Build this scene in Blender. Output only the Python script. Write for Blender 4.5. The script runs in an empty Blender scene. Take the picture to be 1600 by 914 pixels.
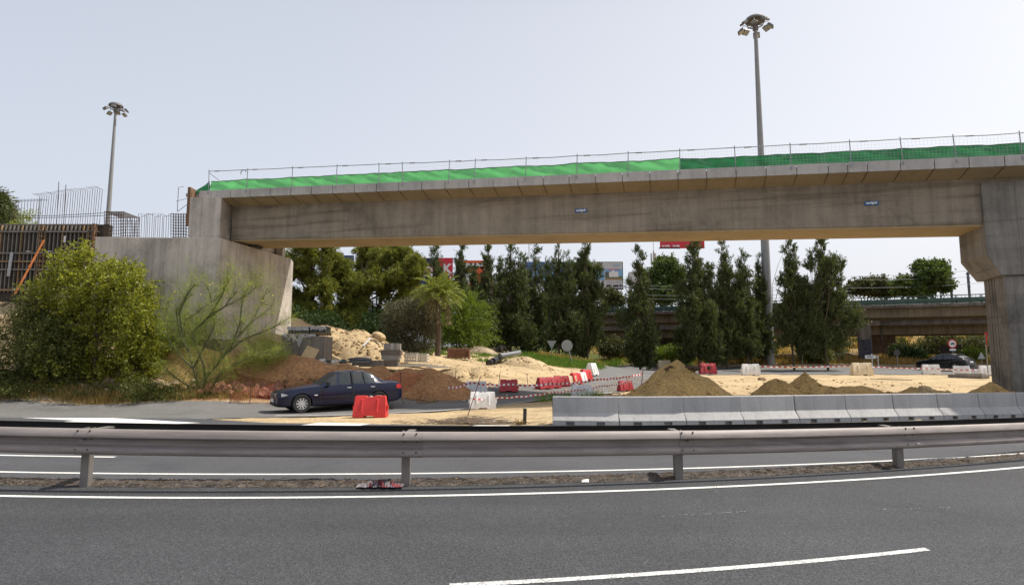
import bpy, bmesh, math, random
import numpy as np
from mathutils import Vector, Matrix
random.seed(7); rng = np.random.default_rng(11)
PI = math.pi; R = math.radians
C = bpy.context.scene.collection
# ---------------------------------------------------------------- camera
FPX = 1000.0; H = 1.58; TH = math.atan(0.111); CT, ST = math.cos(TH), math.sin(TH)
cam = bpy.data.objects.new('camera', bpy.data.cameras.new('camera')); C.objects.link(cam)
cam.location = (0, 0, H); cam.rotation_euler = (PI/2 + TH, 0, 0)
cam.data.sensor_width = 36; cam.data.lens = 36*FPX/1600; cam.data.clip_end = 3000; cam.data.clip_start = .05
bpy.context.scene.camera = cam
def ray(px, py):
    xc = (px-800)/FPX; yc = (457-py)/FPX
    return xc, CT-yc*ST, ST+yc*CT
def at(px, py, Y):                      # point seen at a photo position, Y metres ahead
    x, y, z = ray(px, py); t = Y/y
    return Vector((x*t, Y, H+z*t))
def gz(px, py, z=0.):                    # point on a level plane
    x, y, d = ray(px, py); t = (z-H)/d
    return Vector((x*t, y*t, z))
# ---------------------------------------------------------------- terrain height
CP = []
for X in (-60, -40, -25, -15, -8, -3): CP += [(X, 17, 0), (X, 20, 0), (X, 23.3, .01)]
for X in (2, 6, 10, 16, 25, 40, 60): CP += [(X, 16.5, .0), (X, 20, .14), (X, 24, .3), (X, 30, .42)]
CP += [(-4.6,26,.05),(-4.5,23.3,.0),(-2.4,27.5,.16),(1.9,31.4,.5),(5,38.5,.75),(8,62,1.12),(12,60,1.08),(-3.85,20.6,0),(0,24,.12),(1.45,24.4,.2),(4.8,29.2,.35),(10.8,47,.75)]
for X in (10, 18, 26, 36, 48): CP += [(X, 38, .6), (X, 47, .78), (X, 57, 1.0), (X, 61, 1.12), (X, 64, 1.8), (X, 67, 2.1), (X, 72, 2.6), (X, 80, 2.4)]
CP += [(48,80,2.4),(30,100,4.5),(45,100,5),(60,100,5.2),(75,100,5.5),(30,115,7.5),(50,115,8.0),(70,115,8.5),(90,115,9),(30,130,8),(60,135,9),(90,135,9),(15,110,4.5),(15,90,2.6)]
# left mid plateau
CP += [(-5.2,44,2.35),(-1.7,44,2.15),(-3,38,1.75),(-6.8,38,2.4),(-7.4,30,1.35),(-8,27,1.25),(-6,26,.9),(1.2,38,1.45),(4.2,44,1.35),(6.7,52,1.55),(3.0,52,2.2),(13,64,2.0),(-10,38,2.9),(-12,34,3.1),(-10.8,31.5,2.9),
       (-9.5,28,1.7),(-5,31,1.46),(-1.4,29.5,.95),(0,33,1.2),(-4.5,34,1.6),(-3,60,2.6),(-15,60,3.2),(-30,60,4),(3,62,2.3),(0,100,3),(-40,100,4),(-80,100,4)]
CP += [(-6.2,25.2,.75),(-4.8,25.2,.5),(-8,25.2,.85),(-10,25.2,.8),(-10,26.8,1.5)]
# left slope
for X in (-15, -20, -26, -35, -50): CP += [(X, 25, .7), (X, 27.4, 2.6 if X > -17 else 3.9), (X, 28.6, 3.2 if X > -17 else 4.85), (X, 32, 3.6 if X > -17 else 5.0), (X, 45, 5)]
CP += [(-12.2,25,.75),(-12.2,27,1.9),(-12.3,29,2.6)]
for X in (-300, -120, 150, 300):
    for Y in (17, 60, 120, 200, 400, 900): CP.append((X, Y, 0 if Y < 20 else 2 if Y < 70 else 5))
for X in (-60, 0, 60): CP += [(X, 200, 5), (X, 400, 5), (X, 900, 5)]
CPa = np.array(CP, float)
def phi(r): return r
_d = np.linalg.norm(CPa[:, None, :2]-CPa[None, :, :2], axis=2)
n_ = len(CPa)
A_ = np.zeros((n_+3, n_+3)); A_[:n_, :n_] = phi(_d) - np.eye(n_)*.15
P_ = np.c_[np.ones(n_), CPa[:, :2]]; A_[:n_, n_:] = P_; A_[n_:, :n_] = P_.T
_w = np.linalg.solve(A_, np.r_[CPa[:, 2], 0, 0, 0])
def hz(X, Y):
    X = np.asarray(X, float); Y = np.asarray(Y, float); sh = X.shape
    x = X.ravel(); y = Y.ravel(); out = np.empty(len(x))
    for i in range(0, len(x), 20000):
        xx = x[i:i+20000]; yy = y[i:i+20000]
        d = np.hypot(xx[:, None]-CPa[None, :, 0], yy[:, None]-CPa[None, :, 1])
        out[i:i+20000] = phi(d) @ _w[:n_] + _w[n_] + _w[n_+1]*xx + _w[n_+2]*yy
    t = np.clip((y-16.8)/2.2, 0, 1); t = t*t*(3-2*t)
    return (out*t).reshape(sh)
def h(X, Y): return float(hz(np.array([X]), np.array([Y]))[0])
def gp(px, py, off=0.):                  # first hit of the view ray with the ground
    x, y, d = ray(px, py)
    T = np.arange(4, 160, .1); Z = H+d*T; G = hz(x*T, y*T)
    k = np.argmax(Z <= G)
    if k == 0 and Z[0] > G[0]: k = len(T)-1
    a, b = T[max(k-1, 0)], T[k]
    for _ in range(12):
        m = (a+b)/2
        if H+d*m <= h(x*m, y*m): b = m
        else: a = m
    return Vector((x*b, y*b, h(x*b, y*b)+off))
# ---------------------------------------------------------------- materials
def nt(name):
    m = bpy.data.materials.new(name); m.use_nodes = True
    return m, m.node_tree, m.node_tree.nodes['Principled BSDF']
def N(t, typ, **kw):
    n = t.nodes.new(typ)
    for k, v in kw.items():
        if k in n.inputs: n.inputs[k].default_value = v
        else: setattr(n, k, v)
    return n
def L(t, a, b): t.links.new(a, b)
def hexc(c, f=1.): return (c[0]*f, c[1]*f, c[2]*f, 1)
def ramp(t, fac, stops):
    r = t.nodes.new('ShaderNodeValToRGB'); e = r.color_ramp.elements
    e[0].position, e[0].color = stops[0]; e[1].position, e[1].color = stops[-1]
    for p, c in stops[1:-1]:
        q = e.new(p); q.color = c
    L(t, fac, r.inputs[0]); return r
def mixc(t, fac, a, b, blend='MIX'):
    m = N(t, 'ShaderNodeMix', data_type='RGBA', blend_type=blend)
    for sock, v in ((m.inputs[0], fac), (m.inputs[6], a), (m.inputs[7], b)):
        if hasattr(v, 'links'): L(t, v, sock)
        else: sock.default_value = v
    return m.outputs[2]
def M(name, col, rough=.8, var=.15, scale=3., metal=0., bump=0., bscale=40., spec=.5, coat=0., stretch=None, fine=None):
    m, t, b = nt(name)
    tc = N(t, 'ShaderNodeTexCoord'); src = tc.outputs['Object']
    if stretch:
        mp = N(t, 'ShaderNodeMapping'); mp.inputs['Scale'].default_value = stretch; L(t, src, mp.inputs[0]); src = mp.outputs[0]
    no = N(t, 'ShaderNodeTexNoise', Scale=scale, Detail=6., Roughness=.6); L(t, src, no.inputs['Vector'])
    r = ramp(t, no.outputs[0], [(.3, hexc(col, 1-var)), (.7, hexc(col, 1+var))]); out = r.outputs[0]
    if fine:
        n2 = N(t, 'ShaderNodeTexNoise', Scale=fine[0], Detail=2.); L(t, src, n2.inputs['Vector'])
        r2 = ramp(t, n2.outputs[0], [(.35, hexc((1, 1, 1), 1-fine[1])), (.65, hexc((1, 1, 1), 1+fine[1]))])
        out = mixc(t, 1., out, r2.outputs[0], 'MULTIPLY')
    L(t, out, b.inputs['Base Color'])
    b.inputs['Roughness'].default_value = rough; b.inputs['Metallic'].default_value = metal
    b.inputs['Specular IOR Level'].default_value = spec
    b.inputs['Coat Weight'].default_value = coat
    if bump:
        n3 = N(t, 'ShaderNodeTexNoise', Scale=bscale, Detail=4.); L(t, tc.outputs['Object'], n3.inputs['Vector'])
        bu = N(t, 'ShaderNodeBump', Strength=bump, Distance=.02); L(t, n3.outputs[0], bu.inputs['Height']); L(t, bu.outputs[0], b.inputs['Normal'])
    return m
def concrete(name, col, seam=(2.4, 1.25), seamdark=.55, stain=.35, streak=.3, bump=.15, band=0.):
    m, t, b = nt(name)
    tc = N(t, 'ShaderNodeTexCoord'); src = tc.outputs['Object']
    n1 = N(t, 'ShaderNodeTexNoise', Scale=.7, Detail=8., Roughness=.65); L(t, src, n1.inputs['Vector'])
    r1 = ramp(t, n1.outputs[0], [(.3, hexc(col, 1-stain)), (.5, hexc(col)), (.72, hexc(col, 1+stain*.6))])
    mp = N(t, 'ShaderNodeMapping'); mp.inputs['Scale'].default_value = (3.5, 3.5, .22); L(t, src, mp.inputs[0])
    n2 = N(t, 'ShaderNodeTexNoise', Scale=1., Detail=6., Roughness=.7); L(t, mp.outputs[0], n2.inputs['Vector'])
    r2 = ramp(t, n2.outputs[0], [(.32, hexc((1, 1, 1), 1-streak)), (.6, hexc((1, 1, 1), 1.06))])
    c = mixc(t, 1., r1.outputs[0], r2.outputs[0], 'MULTIPLY')
    n4 = N(t, 'ShaderNodeTexNoise', Scale=22., Detail=5., Roughness=.7); L(t, src, n4.inputs['Vector'])
    r4 = ramp(t, n4.outputs[0], [(.3, hexc((1, 1, 1), .84)), (.7, hexc((1, 1, 1), 1.1))])
    c = mixc(t, 1., c, r4.outputs[0], 'MULTIPLY')
    n6 = N(t, 'ShaderNodeTexNoise', Scale=.33, Detail=9., Roughness=.72); n6.inputs['Distortion'].default_value = .6; L(t, src, n6.inputs['Vector'])
    r6 = ramp(t, n6.outputs[0], [(.42, hexc((1, 1, 1), 1-stain*.55)), (.47, hexc((1, 1, 1), 1.)), (.60, hexc((1, 1, 1), 1.04)), (.66, hexc((1., .98, .94), 1+stain*.35))])
    c = mixc(t, 1., c, r6.outputs[0], 'MULTIPLY')
    if band:
        mp7 = N(t, 'ShaderNodeMapping'); mp7.inputs['Scale'].default_value = (.16, .16, 3.2); L(t, src, mp7.inputs[0])
        n7 = N(t, 'ShaderNodeTexNoise', Scale=1., Detail=7., Roughness=.62); L(t, mp7.outputs[0], n7.inputs['Vector'])
        r7 = ramp(t, n7.outputs[0], [(.36, hexc((1, .97, .93), 1-band)), (.47, (1, 1, 1, 1)), (.7, hexc((1, 1, 1), 1+band*.35))])
        c = mixc(t, 1., c, r7.outputs[0], 'MULTIPLY')
    if seam:
        sx = N(t, 'ShaderNodeSeparateXYZ'); L(t, src, sx.inputs[0])
        ad = N(t, 'ShaderNodeMath', operation='ADD'); L(t, sx.outputs[0], ad.inputs[0]); L(t, sx.outputs[1], ad.inputs[1])
        masks = []
        for o, s in ((ad.outputs[0], seam[0]), (sx.outputs[2], seam[1])):
            if not s: continue
            d = N(t, 'ShaderNodeMath', operation='PINGPONG'); L(t, o, d.inputs[0]); d.inputs[1].default_value = s/2
            rr = ramp(t, d.outputs[0], [(0., (1, 1, 1, 1)), (.022, (0, 0, 0, 1))]); masks.append(rr.outputs[0])
        k = masks[0]
        if len(masks) > 1: k = mixc(t, 1., masks[0], masks[1], 'LIGHTEN')
        br = N(t, 'ShaderNodeTexNoise', Scale=1.5, Detail=3.); L(t, src, br.inputs['Vector'])
        r5 = ramp(t, br.outputs[0], [(.35, (.15, .15, .15, 1)), (.6, (.8, .8, .8, 1))])
        k = mixc(t, 1., k, r5.outputs[0], 'MULTIPLY')
        c = mixc(t, k, c, hexc(col, 1-seamdark))
    L(t, c, b.inputs['Base Color']); b.inputs['Roughness'].default_value = .88; b.inputs['Specular IOR Level'].default_value = .25
    bu = N(t, 'ShaderNodeBump', Strength=bump, Distance=.02); L(t, n4.outputs[0], bu.inputs['Height']); L(t, bu.outputs[0], b.inputs['Normal'])
    return m
def leafmat(name, c1, c2, trans=.35, rough=.6):
    m, t, b = nt(name)
    g = N(t, 'ShaderNodeNewGeometry')
    tc = N(t, 'ShaderNodeTexCoord'); no = N(t, 'ShaderNodeTexNoise', Scale=.9, Detail=3.); L(t, tc.outputs['Object'], no.inputs['Vector'])
    ad = N(t, 'ShaderNodeMath', operation='ADD'); L(t, g.outputs['Random Per Island'], ad.inputs[0]); L(t, no.outputs[0], ad.inputs[1])
    mu = N(t, 'ShaderNodeMath', operation='MULTIPLY'); L(t, ad.outputs[0], mu.inputs[0]); mu.inputs[1].default_value = .5
    r = ramp(t, mu.outputs[0], [(.2, hexc(c1)), (.8, hexc(c2))])
    L(t, r.outputs[0], b.inputs['Base Color']); b.inputs['Roughness'].default_value = rough; b.inputs['Specular IOR Level'].default_value = .3
    tr = N(t, 'ShaderNodeBsdfTranslucent'); L(t, mixc(t, 1., r.outputs[0], (1.3, 1.35, .6, 1), 'MULTIPLY'), tr.inputs['Color'])
    mx = N(t, 'ShaderNodeMixShader'); mx.inputs[0].default_value = trans
    L(t, b.outputs[0], mx.inputs[1]); L(t, tr.outputs[0], mx.inputs[2]); L(t, mx.outputs[0], t.nodes['Material Output'].inputs[0])
    return m
# ---------------------------------------------------------------- mesh helpers
class MB:
    def __init__(s): s.v = []; s.f = []; s.mi = []
    def add(s, vs, fs, mi=0):
        o = len(s.v); s.v += [tuple(p) for p in vs]; s.f += [tuple(i+o for i in f) for f in fs]; s.mi += [mi]*len(fs); return s
    def box(s, c, sz, rot=None, mi=0, taper=1.):
        x, y, z = sz[0]/2, sz[1]/2, sz[2]/2
        vs = [Vector((a*x*(taper if cz > 0 else 1), b*y*(taper if cz > 0 else 1), cz*z)) for cz in (-1, 1) for a, b in ((-1, -1), (1, -1), (1, 1), (-1, 1))]
        if rot is not None:
            Q = rot if isinstance(rot, Matrix) else Matrix.Rotation(rot, 3, 'Z'); vs = [Q @ p for p in vs]
        vs = [p+Vector(c) for p in vs]
        return s.add(vs, [(3, 2, 1, 0), (4, 5, 6, 7), (0, 1, 5, 4), (1, 2, 6, 5), (2, 3, 7, 6), (3, 0, 4, 7)], mi)
    def tube(s, pts, r, n=8, mi=0, cap=True):
        pts = [Vector(p) for p in pts]; rs = r if isinstance(r, (list, tuple)) else [r]*len(pts)
        rings = []; up = None
        for i, p in enumerate(pts):
            d = (pts[min(i+1, len(pts)-1)]-pts[max(i-1, 0)])
            d = d.normalized() if d.length > 1e-9 else Vector((0, 0, 1))
            if up is None: up = Vector((0, 0, 1)) if abs(d.z) < .9 else Vector((1, 0, 0))
            a = d.cross(up)
            a = a.normalized() if a.length > 1e-6 else Vector((1, 0, 0)); b = a.cross(d).normalized(); up = b
            rings.append([p+(a*math.cos(2*PI*k/n)+b*math.sin(2*PI*k/n))*rs[i] for k in range(n)])
        vs = [q for rg in rings for q in rg]; fs = []
        for i in range(len(pts)-1):
            for k in range(n): fs.append((i*n+k, i*n+(k+1) % n, (i+1)*n+(k+1) % n, (i+1)*n+k))
        if cap: fs += [tuple(range(n))[::-1], tuple((len(pts)-1)*n+k for k in range(n))]
        return s.add(vs, fs, mi)
    def prism(s, poly, a, b, mi=0):      # poly: 2-D list, mapped by function a (near) and b (far)
        n = len(poly); vs = [a(*p) for p in poly]+[b(*p) for p in poly]
        return s.add(vs, [tuple(range(n)), tuple(range(2*n-1, n-1, -1))]+[(i, i+n, (i+1) % n+n, (i+1) % n) for i in range(n)], mi)
    def loft(s, rings, closed=True, cap=True, mi=0):
        n = len(rings[0]); vs = [p for rg in rings for p in rg]; fs = []
        for i in range(len(rings)-1):
            for k in range(n if closed else n-1): fs.append((i*n+k, i*n+(k+1) % n, (i+1)*n+(k+1) % n, (i+1)*n+k))
        if cap and closed: fs += [tuple(range(n))[::-1], tuple((len(rings)-1)*n+k for k in range(n))]
        return s.add(vs, fs, mi)
    def build(s, name, mats, parent=None, smooth=False, bevel=0., fixn=True):
        me = bpy.data.meshes.new(name); me.from_pydata(s.v, [], s.f)
        for m in (mats if isinstance(mats, (list, tuple)) else [mats]): me.materials.append(m)
        if any(s.mi): me.polygons.foreach_set('material_index', s.mi)
        if fixn or bevel:
            bm = bmesh.new(); bm.from_mesh(me)
            if fixn: bmesh.ops.recalc_face_normals(bm, faces=bm.faces)
            if bevel:
                es = [e for e in bm.edges if len(e.link_faces) == 2 and e.calc_face_angle(0) > .5]
                bmesh.ops.bevel(bm, geom=es, offset=bevel, segments=2, affect='EDGES', profile=.6, clamp_overlap=True)
            bm.to_mesh(me); bm.free()
        if smooth:
            me.polygons.foreach_set('use_smooth', [True]*len(me.polygons))
            try: me.set_sharp_from_angle(angle=R(38))
            except Exception: pass
        o = bpy.data.objects.new(name, me); C.objects.link(o)
        if parent: o.parent = parent
        return o
def tag(o, label=None, cat=None, group=None, kind=None):
    if label: o['label'] = label
    if cat: o['category'] = cat
    if group: o['group'] = group
    if kind: o['kind'] = kind
    return o
def empty(name, loc, rz, label, cat, group=None):
    o = bpy.data.objects.new(name, None); C.objects.link(o); o.location = loc; o.rotation_euler = (0, 0, rz); o.empty_display_size = .2
    return tag(o, label, cat, group)
KIDS = {}
def kids(o): return [c for c in C.objects if c.parent == o]
def dup(o, loc=None, rz=None, label=None, scale=None, _p=None):
    c = o.copy(); C.objects.link(c)
    if _p is not None: c.parent = _p
    if loc is not None: c.location = loc
    if rz is not None: c.rotation_euler = (c.rotation_euler[0], c.rotation_euler[1], rz)
    if scale is not None: c.scale = scale
    if label: c['label'] = label
    for k in kids(o):
        if k != c: dup(k, _p=c)
    return c
def swapmat(o, old, new):
    for k in [o]+kids(o)+[g for k in kids(o) for g in kids(k)]:
        if k.type == 'MESH' and any(m == old for m in k.data.materials):
            key = (k.data.name, new.name)
            if key not in KIDS:
                d = k.data.copy(); KIDS[key] = d
                for i, m in enumerate(d.materials):
                    if m == old: d.materials[i] = new
            k.data = KIDS[key]
def txt(s, size, mat, name='lettering', parent=None, M4=None, ext=.004, sx=1., bold=0.):
    cu = bpy.data.curves.new('t', 'FONT'); cu.body = s; cu.size = size; cu.extrude = ext; cu.align_x = 'CENTER'; cu.align_y = 'CENTER'; cu.offset = bold
    cu.resolution_u = 3
    o = bpy.data.objects.new('t', cu); C.objects.link(o)
    dg = bpy.context.evaluated_depsgraph_get(); me = bpy.data.meshes.new_from_object(o.evaluated_get(dg)); C.objects.unlink(o); bpy.data.objects.remove(o)
    T = Matrix.Rotation(PI/2, 4, 'X') @ Matrix.Diagonal((sx, 1, 1, 1))      # faces -Y
    me.transform((M4 or Matrix()) @ T)
    me.materials.clear(); me.materials.append(mat); me.name = name
    q = bpy.data.objects.new(name, me); C.objects.link(q)
    if parent: q.parent = parent
    return q
# ---------------------------------------------------------------- world + sun
sc = bpy.context.scene
SD = Vector((.50, .15, .853)).normalized()
EL = math.asin(SD.z); AZ = math.atan2(SD.x, SD.y)
w = bpy.data.worlds.new('World'); sc.world = w; w.use_nodes = True
t = w.node_tree; bg = t.nodes['Background']
sky = N(t, 'ShaderNodeTexSky', sky_type='NISHITA', sun_disc=False, sun_elevation=EL, sun_rotation=AZ, altitude=0, air_density=1., dust_density=7., ozone_density=1.)
hs = N(t, 'ShaderNodeHueSaturation', Saturation=.42); L(t, sky.outputs[0], hs.inputs['Color'])
hazed = mixc(t, .45, hs.outputs[0], (13.2, 13.5, 14.6, 1))
gcv = N(t, 'ShaderNodeTexCoord'); sxv = N(t, 'ShaderNodeSeparateXYZ'); L(t, gcv.outputs['Generated'], sxv.inputs[0])
rz_ = ramp(t, sxv.outputs[2], [(0., (1.17, 1.17, 1.16, 1)), (.12, (1.13, 1.13, 1.13, 1)), (.28, (1.06, 1.065, 1.075, 1)), (.48, (.95, .96, .98, 1)), (.75, (.66, .68, .74, 1))])
mpx = N(t, 'ShaderNodeMapRange'); L(t, sxv.outputs[0], mpx.inputs[0]); mpx.inputs[1].default_value = -.7; mpx.inputs[2].default_value = .6; mpx.inputs[3].default_value = 0; mpx.inputs[4].default_value = 1
rx_ = ramp(t, mpx.outputs[0], [(0., (.86, .90, .95, 1)), (1., (1.04, 1.035, 1.02, 1))])
hazed = mixc(t, 1., mixc(t, 1., hazed, rz_.outputs[0], 'MULTIPLY'), rx_.outputs[0], 'MULTIPLY')
L(t, hazed, bg.inputs[0]); bg.inputs[1].default_value = .0895
sun = bpy.data.objects.new('sun', bpy.data.lights.new('sun', 'SUN')); C.objects.link(sun)
sun.data.energy = 5.0; sun.data.angle = R(.6); sun.data.color = (1, .94, .84)
sun.rotation_euler = SD.to_track_quat('Z', 'Y').to_euler(); sun.location = (20, 20, 60)
sc.view_settings.view_transform = 'Standard'; sc.view_settings.look = 'None'; sc.view_settings.gamma = 1; sc.view_settings.exposure = .12
# ---------------------------------------------------------------- ground sheet
def asphalt(name, col, var=.34, scale=120., bumps=.6, patch=.13):
    m, t, b = nt(name); tc = N(t, 'ShaderNodeTexCoord'); s = tc.outputs['Object']
    n1 = N(t, 'ShaderNodeTexVoronoi', Scale=scale); L(t, s, n1.inputs['Vector'])
    bw = N(t, 'ShaderNodeRGBToBW'); L(t, n1.outputs['Color'], bw.inputs[0])
    r1 = ramp(t, bw.outputs[0], [(.15, hexc(col, 1-var*1.6)), (.55, hexc(col, 1.)), (.9, hexc(col, 1+var*3.2))])
    n2 = N(t, 'ShaderNodeTexNoise', Scale=.55, Detail=6., Roughness=.6); L(t, s, n2.inputs['Vector'])
    r2 = ramp(t, n2.outputs[0], [(.3, hexc((1, 1, 1), 1-patch)), (.7, hexc((1, 1, 1), 1+patch))])
    mp = N(t, 'ShaderNodeMapping'); mp.inputs['Scale'].default_value = (.08, 1.3, 1); L(t, s, mp.inputs[0])
    n3 = N(t, 'ShaderNodeTexNoise', Scale=1., Detail=3.); L(t, mp.outputs[0], n3.inputs['Vector'])
    r3 = ramp(t, n3.outputs[0], [(.3, (.88, .88, .88, 1)), (.7, (1.1, 1.1, 1.1, 1))])
    c = mixc(t, 1., mixc(t, 1., r1.outputs[0], r2.outputs[0], 'MULTIPLY'), r3.outputs[0], 'MULTIPLY')
    n5 = N(t, 'ShaderNodeTexNoise', Scale=38., Detail=3., Roughness=.7); L(t, s, n5.inputs['Vector'])
    r5 = ramp(t, n5.outputs[0], [(.32, (.72, .72, .73, 1)), (.5, (1, 1, 1, 1)), (.68, (1.3, 1.3, 1.28, 1))]); c = mixc(t, 1., c, r5.outputs[0], 'MULTIPLY')
    n6 = N(t, 'ShaderNodeTexNoise', Scale=.22, Detail=8., Roughness=.65); n6.inputs['Distortion'].default_value = 1.2; L(t, s, n6.inputs['Vector'])
    r6 = ramp(t, n6.outputs[0], [(.36, (.84, .84, .86, 1)), (.43, (1, 1, 1, 1)), (.62, (1.0, 1.0, 1.0, 1)), (.70, (1.13, 1.13, 1.11, 1))]); c = mixc(t, 1., c, r6.outputs[0], 'MULTIPLY')
    L(t, c, b.inputs['Base Color']); b.inputs['Roughness'].default_value = .82; b.inputs['Specular IOR Level'].default_value = .35
    bu = N(t, 'ShaderNodeBump', Strength=bumps, Distance=.006); L(t, bw.outputs[0], bu.inputs['Height']); L(t, bu.outputs[0], b.inputs['Normal'])
    return m
def groundmat():
    m, t, b = nt('ground_soil'); tc = N(t, 'ShaderNodeTexCoord'); s = tc.outputs['Object']
    at_ = N(t, 'ShaderNodeVertexColor', layer_name='soil')
    n1 = N(t, 'ShaderNodeTexNoise', Scale=.6, Detail=10., Roughness=.7); L(t, s, n1.inputs['Vector'])
    r1 = ramp(t, n1.outputs[0], [(.28, (.62, .6, .56, 1)), (.5, (1, 1, 1, 1)), (.72, (1.28, 1.25, 1.2, 1))])
    n2 = N(t, 'ShaderNodeTexNoise', Scale=9., Detail=8., Roughness=.75); L(t, s, n2.inputs['Vector'])
    r2 = ramp(t, n2.outputs[0], [(.33, (.6, .58, .55, 1)), (.6, (1.12, 1.1, 1.08, 1))])
    c = mixc(t, 1., mixc(t, 1., at_.outputs[0], r1.outputs[0], 'MULTIPLY'), r2.outputs[0], 'MULTIPLY')
    mp = N(t, 'ShaderNodeMapping'); mp.inputs['Scale'].default_value = (.22, 1.5, 1); mp.inputs['Rotation'].default_value = (0, 0, .12); L(t, s, mp.inputs[0])
    n3 = N(t, 'ShaderNodeTexNoise', Scale=1.4, Detail=8., Roughness=.68); n3.inputs['Distortion'].default_value = .4; L(t, mp.outputs[0], n3.inputs['Vector'])
    r3 = ramp(t, n3.outputs[0], [(.38, (.70, .66, .60, 1)), (.46, (1, 1, 1, 1)), (.6, (1, 1, 1, 1)), (.68, (1.12, 1.12, 1.1, 1))]); c = mixc(t, 1., c, r3.outputs[0], 'MULTIPLY')
    L(t, c, b.inputs['Base Color']); b.inputs['Roughness'].default_value = .95; b.inputs['Specular IOR Level'].default_value = .15
    bu = N(t, 'ShaderNodeBump', Strength=.7, Distance=.12); L(t, n2.outputs[0], bu.inputs['Height']); L(t, bu.outputs[0], b.inputs['Normal'])
    return m
SAND = np.array((.54, .42, .255)); DRY = np.array((.36, .24, .09)); SOIL = np.array((.13, .10, .06)); BROWN = np.array((.30, .15, .065)); GRAV = np.array((.42, .33, .20)); GREEN = np.array((.10, .12, .03))
def zone(X, Y):
    c = np.tile(SAND, (len(X), 1))
    def blend(mask, col):
        mask = np.clip(mask, 0, 1)[:, None]; return c*(1-mask)+col*mask
    s = lambda v, a, b: np.clip((v-a)/(b-a), 0, 1)
    wob = .8*np.sin(X*1.3+Y*.7)+.6*np.sin(X*.37-Y*1.9)
    c = blend(s(Y+wob*.7, 60.5, 62.5)*s(X, 8, 12), DRY)
    c = blend(s(Y+wob, 68, 72)*(1-s(Y, 86, 92)), SOIL)
    c = blend(s(Y+wob, 86, 92), DRY*1.05)
    c = blend(s(Y+wob*2, 44, 52)*(1-s(X+wob, 9, 11)), SOIL*.9)
    c = blend(s(Y+wob, 43, 47)*s(X, -2, 2)*(1-s(X-Y*.1, 2, 4)), GREEN)
    c = blend(s(-X+wob*.5, 12.5, 14)*(1-s(Y, 34, 38)), GRAV)
    c = blend(s(Y+wob*.3, 23.2, 24)*(1-s(Y+wob*.4, 27, 28.2))*(1-s(X+wob*.5, -3.6, -2.6))*s(X, -12.6, -11.4), BROWN)
    c = blend(s(Y, 31, 33)*(1-s(X+wob*.6, -8, -7)), SOIL*1.2)
    c = blend(s(Y, 34, 37)*(1-s(X+wob*.6, -5.5, -4.5))*(1-s(X, -6, -5)), SOIL)
    c = blend(s(Y+wob, 19, 20.5)*(1-s(Y+wob, 24.5, 26))*s(X, 1.2, 2.4), (SAND*.75+BROWN*.25))
    return c
xs = np.unique(np.r_[np.arange(-900, -150, 75), np.arange(-150, -40, 10), np.arange(-40, -24, 1.), np.arange(-24, 28, .25), np.arange(28, 60, .8), np.arange(60, 150, 8), np.arange(150, 1000, 75)])
ys = np.unique(np.r_[np.arange(-300, 0, 50), np.arange(0, 16, 4), np.arange(16, 40, .22), np.arange(40, 75, .5), np.arange(75, 140, 2.5), np.arange(140, 400, 20), np.arange(400, 1500, 100)])
GX, GY = np.meshgrid(xs, ys); gx, gy = GX.ravel(), GY.ravel()
GZ = hz(gx, gy)
def fbm(x, y, o=4, f=1.):
    s = np.zeros_like(x); a = 1.
    r_ = np.random.default_rng(3)
    for k in range(o):
        for _ in range(3):
            th, ph = r_.uniform(0, 2*PI, 2); s += a/3*np.sin((x*math.cos(th)+y*math.sin(th))*f*r_.uniform(.7, 1.3)+ph)
        a *= .55; f *= 1.9
    return s
rough = np.clip((gy-18.5)/2, 0, 1)*.018
slope = np.clip((-gx-11.5)/2, 0, 1)*np.clip((gy-23.6)/1.2, 0, 1)*np.clip((60-gy)/20, 0, 1)*.09
bank = np.clip((gy-23.6)/.8, 0, 1)*np.clip((-2.6-gx)/1., 0, 1)*np.clip((30-gy)/2, 0, 1)*.09
far_ = np.clip((gy-61.5)/3, 0, 1)*.12
def onroad(x, y): return np.zeros_like(x)
def crpath(P, n=12):
    P = [Vector(p[:2]) for p in P]; out = []
    for i in range(len(P)-1):
        p0, p1, p2, p3 = P[max(i-1, 0)], P[i], P[i+1], P[min(i+2, len(P)-1)]
        for k in range(n): f = k/n; out.append(.5*((2*p1)+(p2-p0)*f+(2*p0-5*p1+4*p2-p3)*f*f+(3*p1-p0-3*p2+p3)*f**3))
    return out+[P[-1]]
FAR = [(-60, 23.25), (-16, 23.25), (-9, 23.3), (-5.2, 24.9), (-2.2, 27.4), (1.9, 31.4), (4.6, 38), (5.2, 48), (5.4, 58)]
NEAR = [(-60, 17.3), (-16, 18.6), (-9.5, 18.75), (-3.85, 20.6), (0, 23.5), (4.6, 28.0), (8.0, 35), (10.2, 43), (12, 50)]
RA, RB = [(5.4, 61.5), (9, 61.6), (20, 61), (35, 60.6), (60, 60)], [(4.6, 40), (10.6, 47.5), (20, 47.5), (35, 47), (60, 46)]
def inpoly(x, y, poly):
    ins = np.zeros(len(x), bool); n = len(poly)
    for i in range(n):
        a, b = poly[i], poly[(i+1) % n]
        if a.y == b.y: continue
        c = ((a.y > y) != (b.y > y)) & (x < (b.x-a.x)*(y-a.y)/(b.y-a.y)+a.x); ins ^= c
    return ins
inroad = inpoly(gx, gy, crpath(FAR)+crpath(NEAR)[::-1]) | inpoly(gx, gy, crpath(RA)+crpath(RB)[::-1])
GZn = GZ+fbm(gx, gy, 5, 1.7)*(slope+bank+far_+rough)*np.where(inroad, 0, 1)-.002
GZn[inroad] -= .05
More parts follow.
